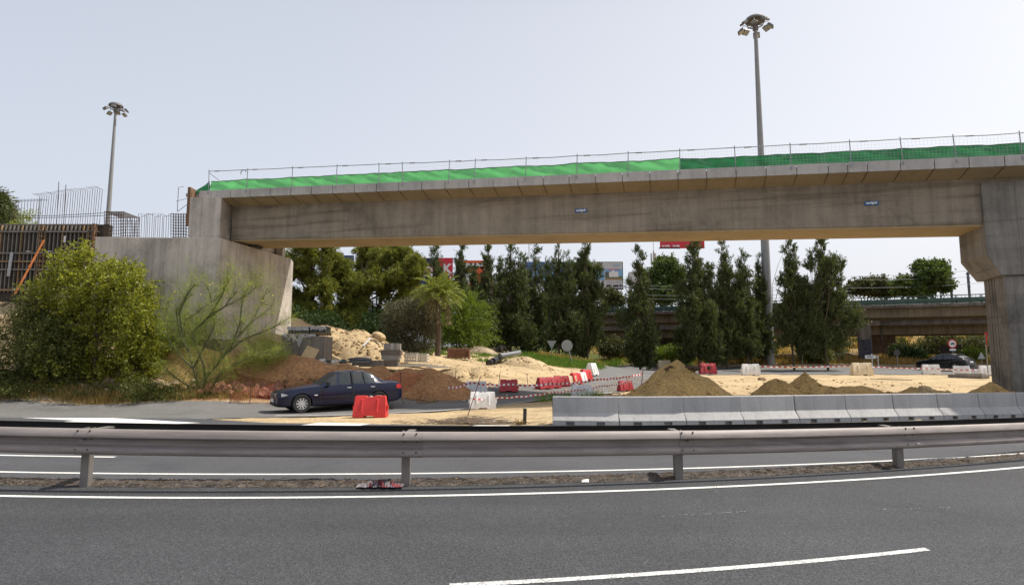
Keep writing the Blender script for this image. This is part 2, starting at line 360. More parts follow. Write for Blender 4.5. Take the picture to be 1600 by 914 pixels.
_oe = lambda X: 19.0 if X < -11.5 else 19.0 if X < -9.4 else 19.0+(X+9.4)/2.8*(17.5-19.0) if X < -6.6 else 17.5+(X+6.6)/4.9*(16.8-17.5) if X < -1.7 else 16.8 if X < 5 else 16.8+(X-5)*.25
_oev = np.array([_oe(v) for v in xs]); oe_g = np.tile(_oev, len(ys))
GZn[gy < oe_g-.02] = np.minimum(GZn[gy < oe_g-.02], -.04)
me = bpy.data.meshes.new('ground'); nx, ny = len(xs), len(ys)
idx = np.arange(nx*ny).reshape(ny, nx)
faces = np.stack([idx[:-1, :-1], idx[:-1, 1:], idx[1:, 1:], idx[1:, :-1]], -1).reshape(-1, 4)
me.from_pydata(np.c_[gx, gy, GZn].tolist(), [], faces.tolist())
ca = me.color_attributes.new('soil', 'FLOAT_COLOR', 'POINT'); ca.data.foreach_set('color', np.c_[zone(gx, gy), np.ones(len(gx))].ravel())
me.materials.append(groundmat()); me.polygons.foreach_set('use_smooth', [True]*len(me.polygons))
o = bpy.data.objects.new('ground', me); C.objects.link(o); tag(o, kind='structure')
# ---------------------------------------------------------------- roads
def cv(X, base, k, x0=-3.6, lim=15.):
    d = X-x0
    if abs(d) <= lim: return base+k*d*d
    return base+k*lim*lim+2*k*lim*(abs(d)-lim)
line_near = lambda X: cv(X, 7.80, .0172); rail_c = lambda X: cv(X, 8.36, .0172); med0 = lambda X: cv(X, 8.46, .0168)+.02*math.sin(X*3.1)+.015*math.sin(X*7.7+1)
med1 = lambda X: cv(X, 8.92, .0158)+.02*math.sin(X*2.3+2)+.015*math.sin(X*6.1); line_far = lambda X: cv(X, 9.42, .0134); lane_far = lambda X: cv(X, 11.0, .0125)
def opp_edge(X):
    if X < -11.5: return 19.2
    if X < -9.4: return 19.0
    if X < -6.6: return 19.0+(X+9.4)/2.8*(17.5-19.0)
    if X < -1.7: return 17.5+(X+6.6)/4.9*(16.8-17.5)
    if X < 5: return 16.8
    return 16.8+(X-5)*.25
def ribbon(name, f0, f1, X0, X1, mat, z0, nX=120, nV=2, kind='structure', drape=False):
    mb = MB(); Xs = np.linspace(X0, X1, nX+1); vs = []
    for X in Xs:
        a, b = f0(X), f1(X)
        for k in range(nV+1):
            y = a+(b-a)*k/nV; vs.append((X, y, z0))
    if drape:
        v = np.array(vs); Z = hz(v[:, 0], v[:, 1])+z0; vs = list(zip(v[:, 0], v[:, 1], Z))
    fs = [(i*(nV+1)+k, (i+1)*(nV+1)+k, (i+1)*(nV+1)+k+1, i*(nV+1)+k+1) for i in range(nX) for k in range(nV)]
    mb.add(vs, fs); o = mb.build(name, mat, fixn=False); tag(o, kind=kind); return o
asp = asphalt('asphalt_road', (.046, .047, .050)); asp2 = asphalt('asphalt_far', (.070, .070, .075), var=.14); asp3 = asphalt('asphalt_slip', (.14, .135, .128), var=.1, scale=40)
paint = M('road_paint', (.66, .65, .62), .75, .14, 4., fine=(70, .3)); paint_dash = M('road_paint_dashed', (.50, .50, .48), .8, .3, 7., fine=(55, .5)); paint_old = M('road_paint_worn', (.62, .60, .56), .8, .22, 3., fine=(45, .2))
ribbon('near_carriageway', lambda X: -40, med0, -60, 60, asp, 0, 160, 6)
ribbon('far_carriageway', med1, opp_edge, -60, 60, asp2, 0, 240, 4)
medm = M('median_dirt', (.065, .053, .043), .95, .6, 5., bump=1., bscale=60, fine=(30, .7))
mb = MB(); vs = []; Xs = np.linspace(-30, 40, 700)
r_ = np.random.default_rng(5)
for X in Xs:
    a, b = med0(X), med1(X)
    for k in range(7):
        u = k/6; y = a-.03+(b-a+.06)*u+r_.uniform(-.025, .025); z = .006+(r_.uniform(0, .035)*(1 if 0 < k < 6 else 0))
        if k in (0, 6): z = .003
        vs.append((X, y, z))
mb.add(vs, [(i*7+k, (i+1)*7+k, (i+1)*7+k+1, i*7+k+1) for i in range(699) for k in range(6)])
tag(mb.build('median_strip', medm, fixn=False), kind='structure')
ribbon('lane_marking', lambda X: line_near(X)-.045, lambda X: line_near(X)+.05, -30, 40, paint, .004, 200, 1)
ribbon('lane_marking', lambda X: line_far(X)-.045, lambda X: line_far(X)+.055, -30, 40, paint, .004, 200, 1)
for a, b in ((-13, -6.75), (12.5, 16), (22, 25)):
    ribbon('lane_marking', lambda X: lane_far(X)-.05, lambda X: lane_far(X)+.06, a, b, paint, .004, 30, 1)
ribbon('lane_marking', lambda X: cv(X, 4.57, .0219)-.042, lambda X: cv(X, 4.57, .0219)+.042, -.45, 3.56, paint_dash, .004, 40, 1)
ribbon('lane_marking', lambda X: cv(X, 4.62, .0160)-.05, lambda X: cv(X, 4.62, .0160)+.05, -12.5, -8.5, paint, .004, 40, 1)
def poly(name, pts, mat, z, kind='structure'):
    mb = MB(); mb.add([(p[0], p[1], z) for p in pts], [tuple(range(len(pts)))]); o = mb.build(name, mat, fixn=False)
    if o.data.polygons[0].normal.z < 0: o.data.flip_normals()
    tag(o, kind=kind); return o
for P in ([(33, 652.6), (176, 653), (314, 660.7), (201, 665), (58, 662.7), (120, 657)], [(428, 669.7), (500, 660.3), (581, 662), (521, 671)], [(699, 672), (745, 664), (800, 664.5), (772, 672.8)], [(938, 669.5), (961, 666), (1016, 667.0), (1001, 669.7)]):
    poly('road_marking', [gz(*p) for p in P], paint, .0045)
ribbon('lane_marking', lambda X: opp_edge(X)-1.05, lambda X: opp_edge(X)-.95, 5.5, 30, paint, .004, 40, 1)
scuff = asphalt('paint_scuff', (.15, .15, .148), var=.5)
def scuffs(pts, w_):
    P = [gz(*p) for p in pts]; mb = MB()
    for a, b in zip(P[:-1], P[1:]):
        n_s = max(2, int((b-a).length/.03))
        for k in range(n_s):
            if random.random() < .42: continue
            q = a.lerp(b, k/n_s); r = a.lerp(b, (k+1)/n_s); j = random.uniform(-.012, .012); ww = w_*random.uniform(.3, 1.1)
            mb.add([(q.x, q.y+j-ww, .0042), (r.x, r.y+j-ww, .0042), (r.x, r.y+j+ww, .0042), (q.x, q.y+j+ww, .0042)], [(0, 1, 2, 3)])
    tag(mb.build('paint_scuffs', scuff, fixn=False), kind='structure')
scuffs([(1025, 807), (1070, 804.5), (1110, 802.5), (1165, 799)], .016); scuffs([(1370, 796), (1420, 795), (1485, 793)], .014)
# slip road passing under the bridge and the roundabout carriageway
def drape(name, A, B, mat, off, nu=60, nv=12):
    A = [Vector(p[:2]) for p in A]; B = [Vector(p[:2]) for p in B]
    def cr(P, t):
        n = len(P)-1; x = t*n; i = min(int(x), n-1); f = x-i
        p0, p1, p2, p3 = P[max(i-1, 0)], P[i], P[i+1], P[min(i+2, n)]
        return .5*((2*p1)+(p2-p0)*f+(2*p0-5*p1+4*p2-p3)*f*f+(3*p1-p0-3*p2+p3)*f**3)
    vs = []
    for i in range(nu+1):
        a, b = cr(A, i/nu), cr(B, i/nu)
        for k in range(nv+1):
            p = a.lerp(b, k/nv); vs.append((p.x, p.y))
    v = np.array(vs); Z = hz(v[:, 0], v[:, 1])+off
    mb = MB(); mb.add(list(zip(v[:, 0], v[:, 1], Z)), [(i*(nv+1)+k, (i+1)*(nv+1)+k, (i+1)*(nv+1)+k+1, i*(nv+1)+k+1) for i in range(nu) for k in range(nv)])
    o = mb.build(name, mat, fixn=False)
    if o.data.polygons[0].normal.z < 0: o.data.flip_normals()
    tag(o, kind='structure'); return o
drape('slip_road', FAR, NEAR, asp3, .010, 110, 14)
drape('roundabout_road', [(5.4, 61.5), (9, 61.6), (20, 61), (35, 60.6), (60, 60)], [(4.6, 40), (10.6, 47.5), (20, 47.5), (35, 47), (60, 46)], asp3, .016, 60, 20)
drape('edge_marking', [(-7.2, 19.72), (-3.85, 20.72), (0, 23.6), (4.5, 28.05)], [(-7.2, 19.85), (-3.9, 20.85), (-.07, 23.72), (4.4, 28.15)], paint_old, .022, 40, 1)
kerbm = M('kerb_concrete', (.3, .27, .23), .9, .25, 2.)
mb = MB(); prev = None
ring = []
for X in np.linspace(9.5, 48, 60):
    y = 61.45 if X > 12 else 61.6; z = h(X, y); ring.append([(X, y, z), (X, y-.12, z), (X, y-.12, z+.17), (X, y+.1, z+.18), (X, y+.3, z+.18), (X, y+.3, z)])
mb.loft(ring); tag(mb.build('kerb', kerbm), kind='structure')
# ---------------------------------------------------------------- crash barrier
steel = M('galvanised_steel', (.27, .232, .213), .62, .24, 1.5, metal=.1, stretch=(.6, 3, 6), fine=(30, .06)); steeld = M('post_steel', (.23, .21, .19), .6, .2, 5., metal=.4)
steel2 = M('galvanised_steel_worn', (.25, .215, .198), .6, .28, 1.9, metal=.1, stretch=(.5, 3, 8), fine=(30, .08))
steelb = M('steel_shade_tone', (.035, .031, .03), .8, .3, 2.)  # far beam: shade on its inner face put into the steel colour
dark = M('bolt_dark', (.05, .045, .04), .6, .2, 9.); gapm = M('gap_black', (.01, .01, .01), .9, 0.)
def ztop(X): return .755-.0105*(X+5.5)
cb = empty('crash_barrier', (-1.4, 8.5, 0), 0, 'long double sided steel crash barrier with W-shaped beams on the median between the carriageways', 'guardrail')
INV = Matrix.Translation((1.4, -8.5, 0))
def cbm(mb, name, mat, **k):
    mb.v = [(p[0]+1.4, p[1]-8.5, p[2]) for p in mb.v]; return mb.build(name, mat, cb, **k)
posts = [-17.6, -13.6, -9.6, -5.53, -1.38, 2.30, 5.92, 9.7, 13.5, 17.3, 21]
PROF = [(.012, 0.), (.0, .012), (.022, -.03), (.052, -.055), (.074, -.085), (.074, -.125), (.05, -.15), (.012, -.175)]
def wprof(sgn):
    top = [(.034, .000), (.012, -.001), (-.010, -.018), (-.030, -.045), (-.044, -.072), (-.050, -.094), (-.044, -.104), (-.002, -.112), (.034, -.135), (.042, -.165), (.030, -.195), (-.010, -.216), (-.036, -.234), (-.048, -.258), (-.048, -.285), (-.036, -.305), (-.005, -.318), (.020, -.320)]
    return top
def beam(xa, xb, side, off=0.):
    rings = []
    Xs = np.linspace(xa, xb, 18)
    for X in Xs:
        y = rail_c(X)+(-.10 if side < 0 else .60); zt = ztop(X)+(0 if side < 0 else .014)
        pr = wprof(side)
        f = [(X, y+(d*1.0+off)*(1 if side < 0 else -1), zt+z+(off*.2)) for d, z in pr]
        b = [(X, y+(d+.006+off)*(1 if side < 0 else -1), zt+z-.001) for d, z in pr[::-1]]
        rings.append(f+b)
    mb = MB(); mb.loft(rings); return mb
for i in range(len(posts)-1):
    a, b = posts[i], posts[i+1]
    cbm(beam(a-.02, b+.24, -1, -.009*(i % 2)), 'rail_beam', (steel, steel2)[i % 2], smooth=True)
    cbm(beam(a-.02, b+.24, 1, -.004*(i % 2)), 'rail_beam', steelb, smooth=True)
for i, X in enumerate(posts):
    y = rail_c(X); zt = ztop(X); lean = .02 if i % 2 else -.015
    mb = MB()
    mb.box((X, y+.06, zt*.5-.03), (.105, .012, zt*1.06)); mb.box((X-.05, y+.12, zt*.5-.03), (.010, .11, zt*1.06)); mb.box((X+.05, y+.105, zt*.5-.03), (.010, .08, zt*1.06))
    cbm(mb, 'post', steeld)
    mb = MB(); mb.box((X+.01, y+.27, zt-.10), (.09, .52, .14)); mb.box((X+.01, y+.27, zt-.045), (.10, .56, .012)); cbm(mb, 'spacer', steeld)
    for dx, dz in ((.0, -.022), (.16, -.022), (.0, -.255), (.16, -.255), (.0, -.13), (.16, -.13)):
        if i in (3, 5) and dz == -.13 and dx == 0: continue
        yy = rail_c(X+dx)-.10-(.052 if abs(dz+.13) > .05 else -.012)
        if dz == -.022: yy += .022
        if not 2 <= i <= 7: continue
        mb = MB(); mb.tube([(X+dx, yy+.012, zt+dz), (X+dx, yy-.008, zt+dz)], .011, 7); cbm(mb, 'bolt', dark)
    if i % 2: # triangular opening in the joint plate
        mb = MB(); yy = rail_c(X)-.10+.006
        mb.tube([(X+.085, yy+.01, zt-.11), (X+.085, yy-.014, zt-.11)], .03, 10); mb.add([(X-.02+.03, yy-.012, zt-.11), (X+.09, yy-.012, zt-.075), (X+.09, yy-.012, zt-.155)], [(0, 1, 2)])
        cbm(mb, 'joint_slot', dark)
# ---------------------------------------------------------------- concrete barriers
conc_b = concrete('precast_concrete', (.43, .42, .41), None, stain=.12, streak=.12, bump=.05)
def jersey():
    root = empty('concrete_barrier', (0, 0, 0), 0, '', 'concrete barrier', 'concrete barriers lined up along the far carriageway')
    l = .80; hh = .72
    sec = [(-.27, .085), (-.27, .115), (-.105, .31), (-.075, .70), (-.06, .72), (.06, .72), (.075, .70), (.105, .31), (.27, .115), (.27, .085)]
    mb = MB(); mb.prism(sec, lambda y, z: (-l, y, z), lambda y, z: (l, y, z)); mb.build('wall', conc_b, root, bevel=.006)
    ft = MB()
    for a, b in ((-l, -.47), (-.27, .27), (.47, l)): ft.box(((a+b)/2, 0, .042), (b-a, .54, .086))
    ft.box((0, 0, .041), (1.55, .30, .084)); ft.build('foot', conc_b, root)
    for sx in (-1, 1): e = MB(); e.box((sx*(l+.004), 0, .40), (.012, .05, .5)); e.build('joint_bar', dark, root)
    return root
jr = jersey()
edges = [(862, 664), (968, 665), (1073, 664.5), (1163, 663), (1250, 660.5), (1330, 658.8), (1405, 656.8), (1475, 655.2), (1540, 653.8), (1600, 652.4), (1658, 651), (1714, 649.7), (1768, 648.4), (1820, 647.2)]
ords = ['leftmost', 'second', 'third', 'fourth', 'fifth', 'sixth', 'seventh', 'eighth', 'rightmost visible']
first = True
for i in range(len(edges)-1):
    a, b = gz(*edges[i]), gz(*edges[i+1]); mid = (a+b)/2; d = b-a
    if i == 0: mid += Vector((.0, -.02, 0)); lab = 'leftmost grey precast concrete barrier, standing slightly apart at the open end of the row'
    else:
        n = i+1
        lab = f'grey precast concrete barrier, number {n} counting from the open left end of the row'
    if i == 1: lab = 'grey concrete barrier right of the end one, in front of the tall brown dirt cone'
    if i == 8: lab = 'shaded grey concrete barrier in front of the bridge pier'
    rz = math.atan2(d.y, d.x); nrm = Vector((-math.sin(rz), math.cos(rz), 0))
    loc = mid+nrm*.27; loc.z = .004
    if i == 0: ob = jr; ob.location = loc; ob.rotation_euler.z = rz; ob['label'] = lab
    else: ob = dup(jr, loc, rz, lab)
    ob.scale = (d.length/1.6*.985 if i else d.length/1.6*.975, 1, 1)
# ---------------------------------------------------------------- bridge
SL = -.26; ca_ = 1/math.hypot(1, SL); DU = Vector((ca_, SL*ca_, 0)); DV = Vector((-SL*ca_, ca_, 0))
B0 = Vector((-12.93, 29.0, 0)); zB0 = 7.17; ULEN = Vector((16.05+12.93, 21.48-29.0, 0)).length
def zb(u): return zB0-.92*u/ULEN
def BP(u, v, dz=0): p = B0+DU*u+DV*v; return Vector((p.x, p.y, zb(u)+dz))
U1 = ULEN+14
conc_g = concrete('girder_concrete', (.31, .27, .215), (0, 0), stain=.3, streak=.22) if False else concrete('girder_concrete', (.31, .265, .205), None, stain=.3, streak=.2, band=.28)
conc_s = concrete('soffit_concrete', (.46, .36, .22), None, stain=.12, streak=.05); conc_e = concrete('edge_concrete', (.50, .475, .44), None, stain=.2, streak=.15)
conc_a = concrete('abutment_concrete', (.56, .50, .44), (1.15, 2.1), stain=.34, streak=.3); conc_p = concrete('pier_concrete', (.25, .23, .20), (2.1, 1.6), stain=.42, streak=.35, band=.15)
br = empty('bridge', BP(8, 0, 0), 0, 'new grey concrete road bridge with yellowish underside spanning the works', 'bridge')
BI = -br.location
def bb(mb, name, mat, parent=br, **k):
    mb.v = [(p[0]+BI.x, p[1]+BI.y, p[2]+BI.z) for p in mb.v]; return mb.build(name, mat, parent, **k)
us = np.linspace(0, U1, 40)
GH = 1.65; W1 = 2.0; OF = .9; OB = 3.0
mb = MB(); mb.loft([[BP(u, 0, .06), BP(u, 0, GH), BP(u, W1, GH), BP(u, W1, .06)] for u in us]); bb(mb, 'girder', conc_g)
mb = MB(); mb.loft([[BP(u, .04, 0), BP(u, .04, .06), BP(u, W1-.04, .06), BP(u, W1-.04, 0)] for u in us]); bb(mb, 'girder_soffit', conc_s)
mb = MB(); mb.loft([[BP(u, -OF+.05, GH+.17), BP(u, 0.02, GH-.03), BP(u, .02, GH+.3), BP(u, -OF+.05, GH+.3)] for u in us if True]); bb(mb, 'deck_underside', conc_s)
mb = MB(); mb.loft([[BP(u, .02, GH+.001), BP(u, W1+OB, GH+.10), BP(u, W1+OB, GH+.46), BP(u, .02, GH+.46), BP(u, -OF+.1, GH+.46), BP(u, -OF+.1, GH+.305), BP(u, .02, GH+.305)] for u in [-1.9]+list(us)]); bb(mb, 'deck_slab', conc_e)
# fascia panels, joints located from the photo's spacing
def u_of_px(px, v, dz=GH):
    lo, hi = -6, U1+5
    for _ in range(50):
        m = (lo+hi)/2; p = BP(m, v, dz); d = (p-Vector((0, 0, H))); yc_ = d.y*CT+d.z*ST
        if 800+FPX*d.x/yc_ < px: lo = m
        else: hi = m
    return lo
u0 = u_of_px(310, -OF); u = u0; first = True
jm = []
while u < U1-1:
    w_ = .66 if first else 1.02; first = False
    if 24.9 < u < 25.9: w_ = .62
    a, b = u+.014, u+w_-.014; mb = MB()
    j = random.uniform(-.006, .006)
    mb.loft([[BP(q, -OF+j, GH+.15), BP(q, -OF+.08, GH+.15), BP(q, -OF+.08, GH+.52), BP(q, -OF+j, GH+.52)] for q in (a, b)])
    bb(mb, 'edge_panel', conc_e, bevel=.008)
    jm.append(u); u += w_
mb = MB()
for q in jm[1:]: mb.loft([[BP(q-.005, -OF+.03, GH+.145), BP(q-.005, -.02, GH-.036), BP(q-.01, -.02, GH), BP(q-.01, -OF+.03, GH+.18)], [BP(q+.005, -OF+.03, GH+.145), BP(q+.005, -.02, GH-.036), BP(q+.01, -.02, GH), BP(q+.01, -OF+.03, GH+.18)]])
bb(mb, 'joint_lines', M('joint_dark', (.16, .12, .07), .9, .2))
# company plates
blue = M('sign_blue', (.012, .13, .38), .5, .03); white = M('white_paint', (.78, .78, .77), .6, .04)
for px, py in ((908, 329.5), (1361.5, 318)):
    u = u_of_px(px, 0, .9); P = BP(u, 0); d = P-Vector((0, 0, H)); 
    x, y, z_ = ray(px, py); zz = H+z_*(P.y/y)
    Q = Matrix.Translation(Vector((P.x, P.y, zz))+BI-DV*.03) @ Matrix.Rotation(math.atan2(DU.y, DU.x), 4, 'Z')
    k = .42 if px < 1000 else .40; mb = MB(); mb.box((0, 0, 0), (.96*k*1.15, .03, .34*k*1.0)); mb.v = [tuple(Q @ Vector(p)) for p in mb.v]
    s = mb.build('company_sign', blue, br); txt('sorigué', .30*k, white, 'lettering', s, Q @ Matrix.Translation((0, -.019, .01)), sx=.98, bold=.006)
# ---------------------------------------------------------------- pier
up = u_of_px(1536, -.12, .6)
pr = empty('bridge_pier', (BP(up+2, 1).x, BP(up+2, 1).y, 0), 0, 'massive concrete hammerhead bridge pier at the right edge of the photo', 'bridge pier')
PIo = -pr.location
def pp(mb, name, mat, **k):
    mb.v = [(p[0]+PIo.x, p[1]+PIo.y, p[2]+PIo.z) for p in mb.v]; return mb.build(name, mat, pr, **k)
def PP(u, v, z): p = B0+DU*(up+u)+DV*v; return Vector((p.x, p.y, z))
mb = MB(); ue = 5.2
rings = []
for z, a, v0, v1 in ((4.52, .37, -.12, 1.75), (5.25, .0, -.12, 1.98), (7.72, .0, -.12, 1.98)):
    if z > 7: v1 = 1.98
    rings.append([PP(a, v0, z), PP(ue-a, v0, z), PP(ue-a, v1, z), PP(a, v1, z)])
mb.loft(rings); 
pp(mb, 'pier_head', conc_p, bevel=.03)
mb = MB(); cs = []
for z in (-.3, 4.52):
    r = [PP(.50, .0, z)]
    r += [PP(ue-.5, .0, z), PP(ue-.5, 1.5, z), PP(.5, 1.5, z)]
    for v in (1.12, .92, .72):       # three vertical grooves on the inner face
        r += [PP(.5, v+.03, z), PP(.56, v+.02, z), PP(.56, v-.02, z), PP(.5, v-.03, z)]
    cs.append(r)
mb.loft(cs); pp(mb, 'column', conc_p)
for q in (1.2, 3.6): mb = MB(); mb.box(PP(q, .5, 7.78), (.5, .4, .12)); pp(mb, 'bearing', dark)
# ---------------------------------------------------------------- abutment
ab = empty('bridge_abutment', (-15, 28, 3), 0, 'big angled concrete abutment wall carrying the left end of the bridge', 'bridge abutment')
def aa(mb, name, mat, **k):
    mb.v = [(p[0]+15, p[1]-28, p[2]-3) for p in mb.v]; return mb.build(name, mat, ab, **k)
A = at(345, 372, 27.6); Bp = at(455, 405, 33.2); L0 = at(149, 370, 27.35)
zt = A.z
mb = MB(); foot = [(L0.x, L0.y), (A.x, A.y), (Bp.x, Bp.y), (Bp.x-.3, Bp.y+1.2), (L0.x, L0.y+6.5)]
mb.prism(foot, lambda x, y: (x, y, 0), lambda x, y: (x, y, zt)); aa(mb, 'wall', conc_a, bevel=.02)
mb = MB(); mb.prism([(p[0]+(.35 if i in (1, 2) else 0), p[1]-(.35 if i in (0, 1) else 0)) for i, p in enumerate(foot)], lambda x, y: (x, y, 0), lambda x, y: (x, y, 2.62)); aa(mb, 'footing', concrete('footing_concrete', (.2, .17, .14), None))
b0, b1 = at(295, 340, 28.0), at(344, 340, 28.0)
mb = MB(); mb.box(((b0.x+b1.x)/2, 28.9, (zt+8.98)/2), (b1.x-b0.x, 1.8, 8.98-zt)); aa(mb, 'end_block', conc_a, bevel=.015)
mb = MB(); mb.box((-13.0, 31.8, zt+.55), (1.6, 2.2, 1.1)); mb.box((-11.95, 32.6, zt-.1+.5), (.35, .35, 1.0)); aa(mb, 'bearing_block', conc_a)
mb = MB(); mb.box((-12.2, 30, zt+.06), (.5, .5, .12)); aa(mb, 'bearing', dark)
# ---------------------------------------------------------------- railing, netting on the deck
galv = M('galv_tube', (.30, .30, .31), .45, .1, 8., metal=.5)
sr = empty('safety_railing', BP(8, -OF+.06, GH+.5), 0, 'temporary galvanised safety railing along the bridge edge', 'railing')
def local(mb, root, name, mat, **k):
    l = root.location; mb.v = [(p[0]-l.x, p[1]-l.y, p[2]-l.z) for p in mb.v]; return mb.build(name, mat, root, **k)
DT = GH+.52; pxs = [326, 385, 456, 525, 592, 629, 701, 741, 821, 901, 981, 1062, 1150, 1236, 1330, 1411, 1494, 1597, 1700, 1800]
def rh(px): return .90-.16*min(1, max(0, (px-326)/500))
pts = []
for i, px in enumerate(pxs):
    u = u_of_px(px, -OF+.03, DT); hh = rh(px); ln = random.uniform(-.05, .05)
    mb = MB(); mb.tube([BP(u, -OF+.03, DT-.2), BP(u+ln, -OF+.03, DT+hh+.07)], .018, 6); mb.box(BP(u, -OF-.012, DT-.12), (.05, .03, .12)); local(mb, sr, 'post', galv)
    pts.append((u, hh, ln))
mb = MB()
for (ua, ha, la), (ub, hb, lb) in zip(pts[:-1], pts[1:]):
    mb.tube([BP(ua+la, -OF, DT+ha-.01), BP((ua+ub)/2, -OF, DT+(ha+hb)/2-.025+random.uniform(-.01, .01)), BP(ub+lb, -OF, DT+hb-.01)], .016, 6)
    mb.tube([BP(ua+.3, -OF, DT+ha-.02), BP(ua+.55, -OF, DT+ha-.02)], .026, 6)
mb.tube([BP(pts[0][0], -OF, DT+.82), BP(pts[0][0]+.55, -OF, DT+.45)], .014, 5)
hk = pts[1][0]; mb.tube([BP(hk-.05+.14*math.cos(a)-.1, -OF-.02, DT+.72+.14*math.sin(a)) for a in np.linspace(.2, 3.6, 9)], .02, 5)
local(mb, sr, 'top_rail', galv, smooth=True)
def netmat(name, c, tr):
    m, t, b = nt(name); tc = N(t, 'ShaderNodeTexCoord')
    no = N(t, 'ShaderNodeTexNoise', Scale=1.3, Detail=4.); L(t, tc.outputs['Object'], no.inputs['Vector'])
    r = ramp(t, no.outputs[0], [(.3, hexc(c, .82)), (.7, hexc(c, 1.15))]); L(t, r.outputs[0], b.inputs['Base Color']); b.inputs['Roughness'].default_value = .7
    x = N(t, 'ShaderNodeBsdfTranslucent'); L(t, r.outputs[0], x.inputs[0]); mx = N(t, 'ShaderNodeMixShader'); mx.inputs[0].default_value = tr
    L(t, b.outputs[0], mx.inputs[1]); L(t, x.outputs[0], mx.inputs[2])
    tp = N(t, 'ShaderNodeBsdfTransparent'); m3 = N(t, 'ShaderNodeMixShader'); n9 = N(t, 'ShaderNodeTexNoise', Scale=3., Detail=4.); L(t, tc.outputs['Object'], n9.inputs['Vector'])
    r9 = ramp(t, n9.outputs[0], [(.4, (.02, .02, .02, 1)), (.7, (.05, .05, .05, 1))]); L(t, r9.outputs[0], m3.inputs[0]); L(t, mx.outputs[0], m3.inputs[1]); L(t, tp.outputs[0], m3.inputs[2])
    w9 = N(t, 'ShaderNodeTexNoise', Scale=5., Detail=5., Roughness=.6); w9.inputs['Distortion'].default_value = 1.5; L(t, tc.outputs['Object'], w9.inputs['Vector']); bu = N(t, 'ShaderNodeBump', Strength=.6, Distance=.08); L(t, w9.outputs[0], bu.inputs['Height']); L(t, bu.outputs[0], b.inputs['Normal'])
    L(t, m3.outputs[0], t.nodes['Material Output'].inputs[0]); return m
gl = netmat('green_net_light', (.12, .47, .15), .5); gd = netmat('green_net_dark', (.004, .17, .04), .35)
def net(name, pxa, pxb, mat, label, voff=0., htop=.47, left=False):
    root = empty(name, BP(u_of_px(pxa, -OF, DT), -OF+.1, DT), 0, label, 'netting')
    ua, ub = u_of_px(pxa, -OF, DT), u_of_px(pxb, -OF, DT); n = int((ub-ua)*9); nv = 8
    rows = []; ph = random.uniform(0, 6)
    for i in range(n+1):
        u = ua+(ub-ua)*i/n; col = []
        # sag between posts
        k = min(abs(u-p[0]) for p in pts)
        top = htop-.025*min(1, k/1.2)+.008*math.sin(u*1.7+ph)+.006*math.sin(u*6)
        for j in range(nv+1):
            s = j/nv; f = .035*math.sin(u*4.1+s*5+ph)*math.sin(s*PI)+.022*math.sin(u*11+s*9-ph)*(.3+s*.4)+.03*math.sin((u*2+s*3))*s
            col.append(BP(u, -OF+.11+voff+f, DT-.01+top*s))
        rows.append(col)
    mb = MB(); mb.loft(rows, closed=False); local(mb, root, 'sheet', mat, smooth=True, fixn=False)
    hem = MB(); hem.tube([c[-1] for c in rows], .014, 5); local(hem, root, 'hem', M('hem_dark', (.03, .06, .04), .8))
    return root, rows
n1, rows = net('green_netting', 326, 1062, gl, 'light green construction netting along the left and middle of the bridge edge', 0)
mb = MB(); uu = u_of_px(326, -OF, DT)
tri = []
for i in range(9):
    s = i/8; u = uu-.95*s
    tri.append([BP(u, -OF+.06+.03*math.sin(s*9+j), DT-.02-.12*s+(.46*(1-s)+.02)*j/5) for j in range(6)])
mb.loft(tri, closed=False); local(mb, n1, 'loose_end', gd, smooth=True, fixn=False)
net('green_netting', 1063, 1800, gd, 'dark green construction netting along the right part of the bridge edge', .01, .44)
# white safety net
wn = M('white_cord', (.55, .57, .57), .8, .05)
sn = empty('safety_net', BP(20, -OF, DT), 0, 'fine white safety net hung on the railing over the green netting', 'safety net')
mb = MB()
def strip(mb, a, b, wd=.006):
    a = Vector(a); b = Vector(b); d = (b-a).normalized(); n = d.cross(DV).normalized()*wd; mb.add([a-n, b-n, b+n, a+n], [(0, 1, 2, 3)])
ua, ub = u_of_px(592, -OF, DT), u_of_px(1800, -OF, DT); k = 0; u = ua
def nb(u): # bottom of net, hung lower on the right part
    return .02 if u > u_of_px(1165, -OF, DT) else .43
cut = u_of_px(1165, -OF, DT); colz = []
while u < ub:
    lo = .04 if u > cut else .44-.0
    hi = rh(1000)-.06+.02*math.sin(u*1.3)
    strip(mb, BP(u, -OF+.0, DT+lo), BP(u+.03*math.sin(u*2), -OF+.0, DT+hi), .0018); u += .115
for j in range(7):
    z = .06+j*.105; a = (cut if z < .44 else ua); qs = np.arange(a, ub, .4)
    for q in qs:
        w_ = lambda q_: z-.02*math.sin(q_*1.1+j)+(.0 if j < 6 else .02*math.sin(q_*1.3))
        strip(mb, BP(q, -OF+.0, DT+w_(q)), BP(q+.4, -OF+.0, DT+w_(q+.4)), .0018)
local(mb, sn, 'mesh', wn, fixn=False)
